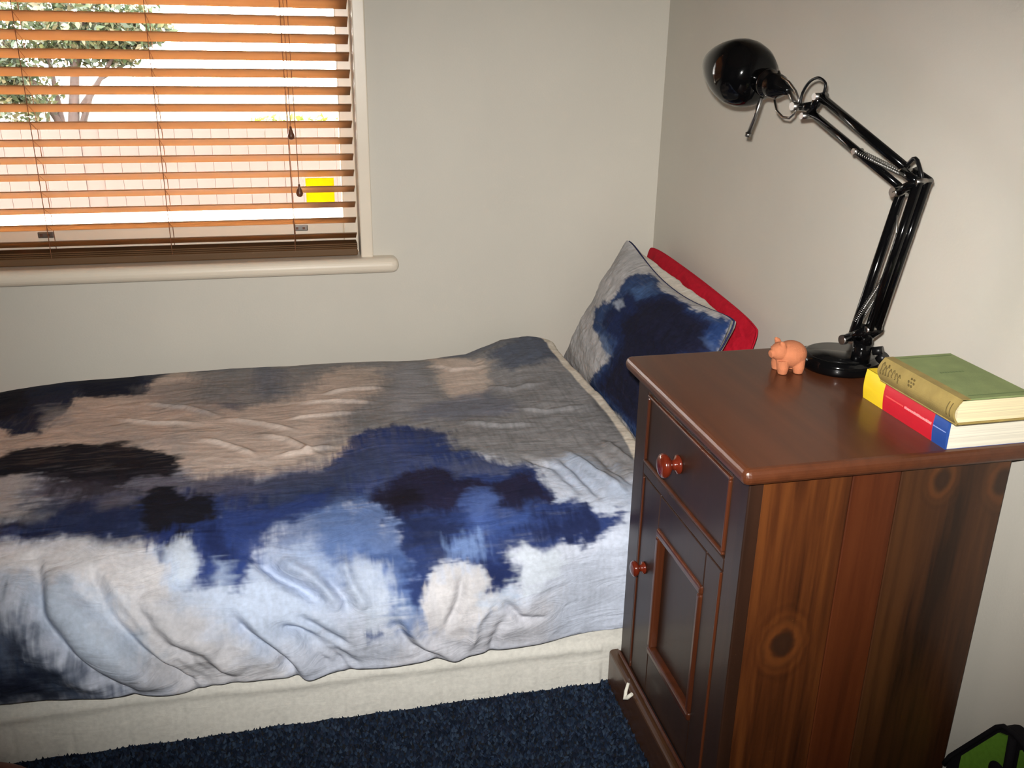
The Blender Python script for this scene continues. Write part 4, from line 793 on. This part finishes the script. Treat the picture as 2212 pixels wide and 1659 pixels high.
cb = [Vector((-.134, -.903, .996)), Vector((-.133, -.905, 1.014)), Vector((-.131, -.918, 1.030)), Vector((-.129, -.938, 1.037)), Vector((-.127, -.956, 1.031)), Vector((-.127, -.957, 1.020)), Vector((-.127, -.952, 1.012))]
pts = _catmull([tuple(c) for c in cb], 6); B().tube([tuple(p) for p in pts], .0022, 8).obj('cable', M_BLACKS, lamp)

# ------------------------------------------------------------------ clay pig
def pig():
    o = Vector((-.197, -1.068, NH)); h = Vector((-.95, .10, 0)).normalized(); s = Vector((-h.y, h.x, 0))  # h: towards the snout
    if s.y > 0: s = -s                                                                           # s: towards the room
    M = Matrix((h, s, Vector((0, 0, 1)))).transposed(); b = B()
    def at(a, c, z): return o+h*a+s*c+Vector((0, 0, z))
    b.ball(at(-.004, 0, .0275), (.0245, .0215, .0205), 24, 16, M)
    b.ball(at(.0150, .003, .0330), (.0140, .0145, .0140), 20, 12, M)
    b.tube([at(.022, .004, .031), at(.0305, .006, .0295)], [.0068, .0060], 16)
    for (a, c) in ((.011, .012), (-.014, .011), (.011, -.011), (-.014, -.011)):
        b.tube([at(a, c*.8, .020), at(a, c, .008), at(a, c*1.02, .0002)], [.0100, .0088, .0068], 14)
    for c in (-.008, .010): b.tube([at(.0135, c, .041), at(.0155, c*1.15, .047), at(.019, c*1.25, .0505)], [.0055, .0045, .0018], 10)
    ob = b.obj('pig_figurine', M_TERRA, None, origin=o)
    rm = ob.modifiers.new('merge', 'REMESH'); rm.mode = 'VOXEL'; rm.voxel_size = .0009; rm.use_smooth_shade = True
    sm_ = ob.modifiers.new('soften', 'SMOOTH'); sm_.factor = .5; sm_.iterations = 6
    for c in (-.0045, .0085): B().ball(at(.0255, c, .0375), .0012, 10, 6).obj('eye', plain('dark_clay', (120, 66, 40), rough=.8), ob)
    tag(ob, 'small terracotta pig figurine standing beside the lamp base', 'figurine')
    for ch in ob.children: ch.location = Vector((0, 0, 0))
pig()

# ------------------------------------------------------------------ books
def pages_mat(name, c):
    M = Mat(name); tc = M.n('ShaderNodeTexCoord'); mp = M.n('ShaderNodeMapping'); mp.inputs['Scale'].default_value = (6, 6, 900); M.l(tc.outputs['Object'], mp.inputs['Vector'])
    nz = M.n('ShaderNodeTexNoise', i_Scale=1., i_Detail=3.); M.l(mp.outputs[0], nz.inputs['Vector'])
    cr = M.n('ShaderNodeValToRGB'); cr.color_ramp.elements[0].color = rgba(tuple(int(v*.86) for v in c)); cr.color_ramp.elements[1].color = rgba(c); cr.color_ramp.elements[0].position = .25; cr.color_ramp.elements[1].position = .6
    M.l(nz.outputs[0], cr.inputs[0]); M.l(cr.outputs[0], M.p.inputs['Base Color']); M.set(Roughness=.85); return M.m
bk = tag(empty('paperback_book', (-.075, -1.279, NH)), 'thick paperback with yellow, red and blue spine lying under the green book', 'book')
bx0, bx1, by0, by1, bz0, bz1 = -.142, -.012, -1.368, -1.188, NH, NH+.0425
P_BLUE = plain('blue_cover', (34, 74, 150), rough=.3, coat=.3, vary=.05); P_YEL = plain('yellow_cover', (240, 206, 44), rough=.3, coat=.3, vary=.03); P_RED = plain('red_cover', (198, 30, 48), rough=.3, coat=.3, vary=.04)
B().box(bx0+.002, bx1-.001, by0+.0005, by1-.0005, bz0+.0004, bz1-.0004).obj('pages', pages_mat('white_pages', (232, 226, 208)), bk)
B().box(bx0+.001, bx1, by0, by1, bz0, bz0+.0004).obj('back_cover', P_BLUE, bk)
B().box(bx0+.001, bx1, by0, by1, bz1-.0004, bz1).obj('front_cover', P_BLUE, bk)
sy = [by0, by0+.027, by0+.133, by1]
for (y0, y1, mt, nm) in ((sy[0], sy[1], P_BLUE, 'blue_spine_band'), (sy[1], sy[2], P_RED, 'red_spine_band'), (sy[2], sy[3], P_YEL, 'yellow_spine_band')):
    n = 8; pr = [(bx0-.0022*math.sin(math.pi*i/n), bz0+(bz1-bz0)*i/n) for i in range(n+1)]+[(bx0+.002, bz1), (bx0+.002, bz0)]
    B().prism(pr, 'y', y0, y1).obj(nm, mt, bk)
    if mt is P_YEL: B().box(bx0+.002, bx0+.018, y0, y1, bz1, bz1+.0003).obj('yellow_cover_edge', P_YEL, bk)
zl = bz0+.0225; xl = bx0-.00262
LT = plain('pale_pink_ink', (236, 150, 150), rough=.5); b = B()
B().box(xl, xl+.001, sy[0]+.002, sy[1]-.001, zl-.0005, zl+.0005).obj('spine_rule', plain('pale_blue_ink', (150, 166, 214), rough=.5), bk)
b = B(); y = sy[1]+.003; random.seed(3)
while y < sy[1]+.058:
    wd = random.choice((.0016, .002, .0026)); b.box(xl, xl+.0008, y, y+wd, zl-.0014, zl+.0014+random.choice((0, 0, .0006))); y += wd+.0008
b.obj('spine_lettering', LT, bk)['kind'] = 'stuff'
B().box(xl, xl+.0008, sy[1]+.062, sy[2]-.006, zl-.0008, zl+.0008).obj('spine_rule', plain('faded_red_ink', (214, 84, 80), rough=.5), bk)
gb = tag(empty('hardback_book', (-.10, -1.315, bz1)), 'worn green cloth hardback lying on top of the paperback', 'book')
gx0, gx1, gy0, gy1, gz0, gz1 = -.156, -.052, -1.392, -1.236, bz1+.0005, bz1+.034
M_GREEN = plain('green_cloth', (124, 138, 88), rough=.85, vary=.10, vscale=40, bump=.3, bscale=900)
M_TAN = plain('faded_spine_cloth', (148, 128, 72), rough=.85, vary=.14, vscale=50, bump=.3, bscale=900)
B().box(gx0+.004, gx1-.004, gy0+.003, gy1-.003, gz0+.0025, gz1-.0025).obj('pages', pages_mat('cream_pages', (232, 218, 178)), gb)
B().box(gx0+.002, gx1, gy0, gy1, gz0, gz0+.0025, .0008, 1).obj('back_cover', M_TAN, gb)
B().box(gx0+.004, gx1, gy0, gy1, gz1-.0025, gz1, .0008, 1).obj('front_cover', M_GREEN, gb)
n = 12; outer = [(gx0+.004-.0085*math.sin(math.pi*i/n), gz0+(gz1-gz0)*i/n) for i in range(n+1)]; inner = [(gx0+.006-.0085*math.sin(math.pi*i/n), gz0+.002+(gz1-gz0-.004)*i/n) for i in range(n+1)][::-1]
spn = B().prism(outer+[(gx0+.016, gz1+.0002), (gx0+.016, gz1-.0008)]+inner, 'y', gy0, gy1).obj('spine', M_TAN, gb)
INK = plain('brown_ink', (92, 76, 34), rough=.8)
def on_spine(y, t): # point on the round of the spine, t 0 bottom .. 1 top
    return (gx0+.004-.0088*math.sin(math.pi*t), y, gz0+(gz1-gz0)*t)
b = B()
for k in range(6):
    a = k*math.pi/3; yc, tc = -1.306+.0050*math.cos(a), .70+.13*math.sin(a); b.ball(on_spine(yc, tc), (.0007, .0020, .0020), 10, 6)
b.ball(on_spine(-1.306, .70), (.0007, .0016, .0016), 10, 6); b.obj('spine_emblem', INK, spn)['kind'] = 'stuff'
b = B(); random.seed(8)
for y in (-1.243, -1.249, -1.254, -1.261, -1.268, -1.275, -1.281):
    t0 = random.uniform(.38, .5); t1 = random.uniform(.72, .88)
    b.tube([on_spine(y+random.uniform(-.001, .001), t0+(t1-t0)*j/5) for j in range(6)], .0008, 5)
    if random.random() < .7: b.tube([on_spine(y, t1), on_spine(y-.0035, t1-.1)], .0007, 5)
for y in (-1.385, -1.379): b.tube([on_spine(y, .3+.5*j/5) for j in range(6)], .0006, 5)
b.obj('spine_lettering', INK, spn)['kind'] = 'stuff'
GI = plain('dark_green_ink', (92, 108, 64), rough=.8); b = B()
b.box(gx0+.02, gx1-.006, gy1-.010, gy1-.008, gz1, gz1+.0002).box(gx0+.02, gx1-.006, gy0+.009, gy0+.011, gz1, gz1+.0002)
x = -.118
while x < -.085: wd = random.uniform(.002, .004); b.box(x, x+wd, -1.306, -1.302, gz1, gz1+.0002); x += wd+.0012
b.obj('cover_stamping', GI, gb)['kind'] = 'stuff'

# ------------------------------------------------------------------ bag by the wall, slipper
bag = tag(empty('fabric_bag', (-.02, -1.55, 0)), 'black and green fabric bag leaning on the wall beside the cabinet', 'bag')
M_BAGB = cloth_mat('black_nylon', (20, 18, 22)); M_BAGG = cloth_mat('green_nylon', (96, 140, 44), crease=.1)
poly = [(-1.362, .004), (-1.3625, .104), (-1.370, .124), (-1.436, .232), (-1.447, .243), (-1.468, .246), (-1.70, .205), (-1.72, .185), (-1.725, .004)]
body = B().prism(poly, 'x', -.032, -.006).obj('bag_body', M_BAGB, bag)
bv = body.modifiers.new('round', 'BEVEL'); bv.width = .006; bv.segments = 3
B().prism([(-1.394, .004), (-1.392, .145), (-1.443, .229), (-1.458, .236), (-1.476, .012)], 'x', -.0355, -.030).obj('front_panel', M_BAGG, bag)
B().prism([(-1.496, .012), (-1.482, .234), (-1.69, .19), (-1.70, .012)], 'x', -.0355, -.030).obj('front_panel', M_BAGG, bag)
pts = [(-.0335, y, z) for y, z in poly[1:8]]; B().tube(pts, .0035, 8).obj('piping', M_BAGB, bag)
B().tube([(-.036, -1.468, .243), (-.038, -1.478, .14), (-.038, -1.486, .012)], .006, 8).obj('strap', M_BAGB, bag)
B().lathe([(0, .005), (.012, .004), (.018, 0)], (-.0355, -1.458, .172), (-1, 0, 0), 20).obj('badge', M_BAGB, bag)

def slipper():
    o = Vector((-1.490, -1.022, .004)); b = B(); rows = []
    L_ = .24; n = 22; k = 14
    for i in range(n+1):
        t = i/n; x = -L_+L_*t; wd = .040*math.sqrt(max(0, 1-((t-.55)/.56)**2))*(1.0 if t > .5 else .92); hh = (.030+.030*(1-t)**1.2)*math.sqrt(max(0., 1-max(0, (t-.72)/.285)**2))+.004
        rows.append([b.bm.verts.new(o+Vector((x+.13, wd*math.cos(math.pi*j/k)*1.0, .008+hh*math.sin(math.pi*j/k)))) for j in range(k+1)])
    for i in range(n):
        for j in range(k): f = b.bm.faces.new((rows[i][j], rows[i+1][j], rows[i+1][j+1], rows[i][j+1])); f.smooth = True
    root = tag(empty('slipper', o), 'brown leather slipper toe on the carpet beside the white valance', 'slipper')
    b.obj('upper', plain('brown_leather', (112, 58, 42), rough=.5, vary=.15, vscale=30), root)
    out = []
    for i in range(n+1):
        t = i/n; out.append((-L_+L_*t+.13, .043*math.sqrt(max(0, 1-((t-.55)/.565)**2))))
    pl = [(o.x+x, o.y+y) for x, y in out]+[(o.x+x, o.y-y) for x, y in out[::-1]]
    B().prism(pl, 'z', o.z, o.z+.010).obj('sole', plain('dark_sole', (60, 34, 26), rough=.7, vary=.1), root)
slipper()

# ------------------------------------------------------------------ carpet pile
def carpet():
    rg = np.random.default_rng(11); sp = .0052
    gx, gy = np.meshgrid(np.arange(-1.75, .0, sp), np.arange(-1.62, -.945, sp), indexing='ij'); gx = gx.ravel()+rg.uniform(-.5, .5, gx.size)*sp; gy = gy.ravel()+rg.uniform(-.5, .5, gy.size)*sp
    keep = ~((gx > BXF-.016) & (gx < BXR) & (gy > BYN) & (gy < BYF+.012)); gx, gy = gx[keep], gy[keep]; n = len(gx)
    hgt = .0050+.003*rg.random(n); lean = rg.normal(size=(n, 2))*.0022; rad = .0037*(.7+.6*rg.random(n)); a0 = rg.random(n)*6.28
    V = np.zeros((n, 5, 3))
    for k in range(4):
        V[:, k, 0] = gx+rad*np.cos(a0+k*math.pi/2); V[:, k, 1] = gy+rad*np.sin(a0+k*math.pi/2); V[:, k, 2] = 0.
    V[:, 4, 0] = gx+lean[:, 0]; V[:, 4, 1] = gy+lean[:, 1]; V[:, 4, 2] = hgt
    base = np.arange(n)[:, None]*5
    F = np.concatenate([np.concatenate([base+k, base+(k+1) % 4, base+4], 1) for k in range(4)])
    c = lin(np.array([(26, 37, 55), (36, 48, 67), (20, 28, 43), (44, 56, 73), (32, 38, 53)]))[rg.integers(0, 5, n)]*(.6+.8*rg.random((n, 1)))
    cc = np.repeat(c[:, None], 5, 1)
    o = link('carpet_pile', raw_mesh('carpet_pile', V.reshape(-1, 3), F, cc.reshape(-1, 3)), M_CARPET)
    tag(o, 'dark blue speckled carpet pile in front of the bed', 'carpet', kind='stuff')
carpet()
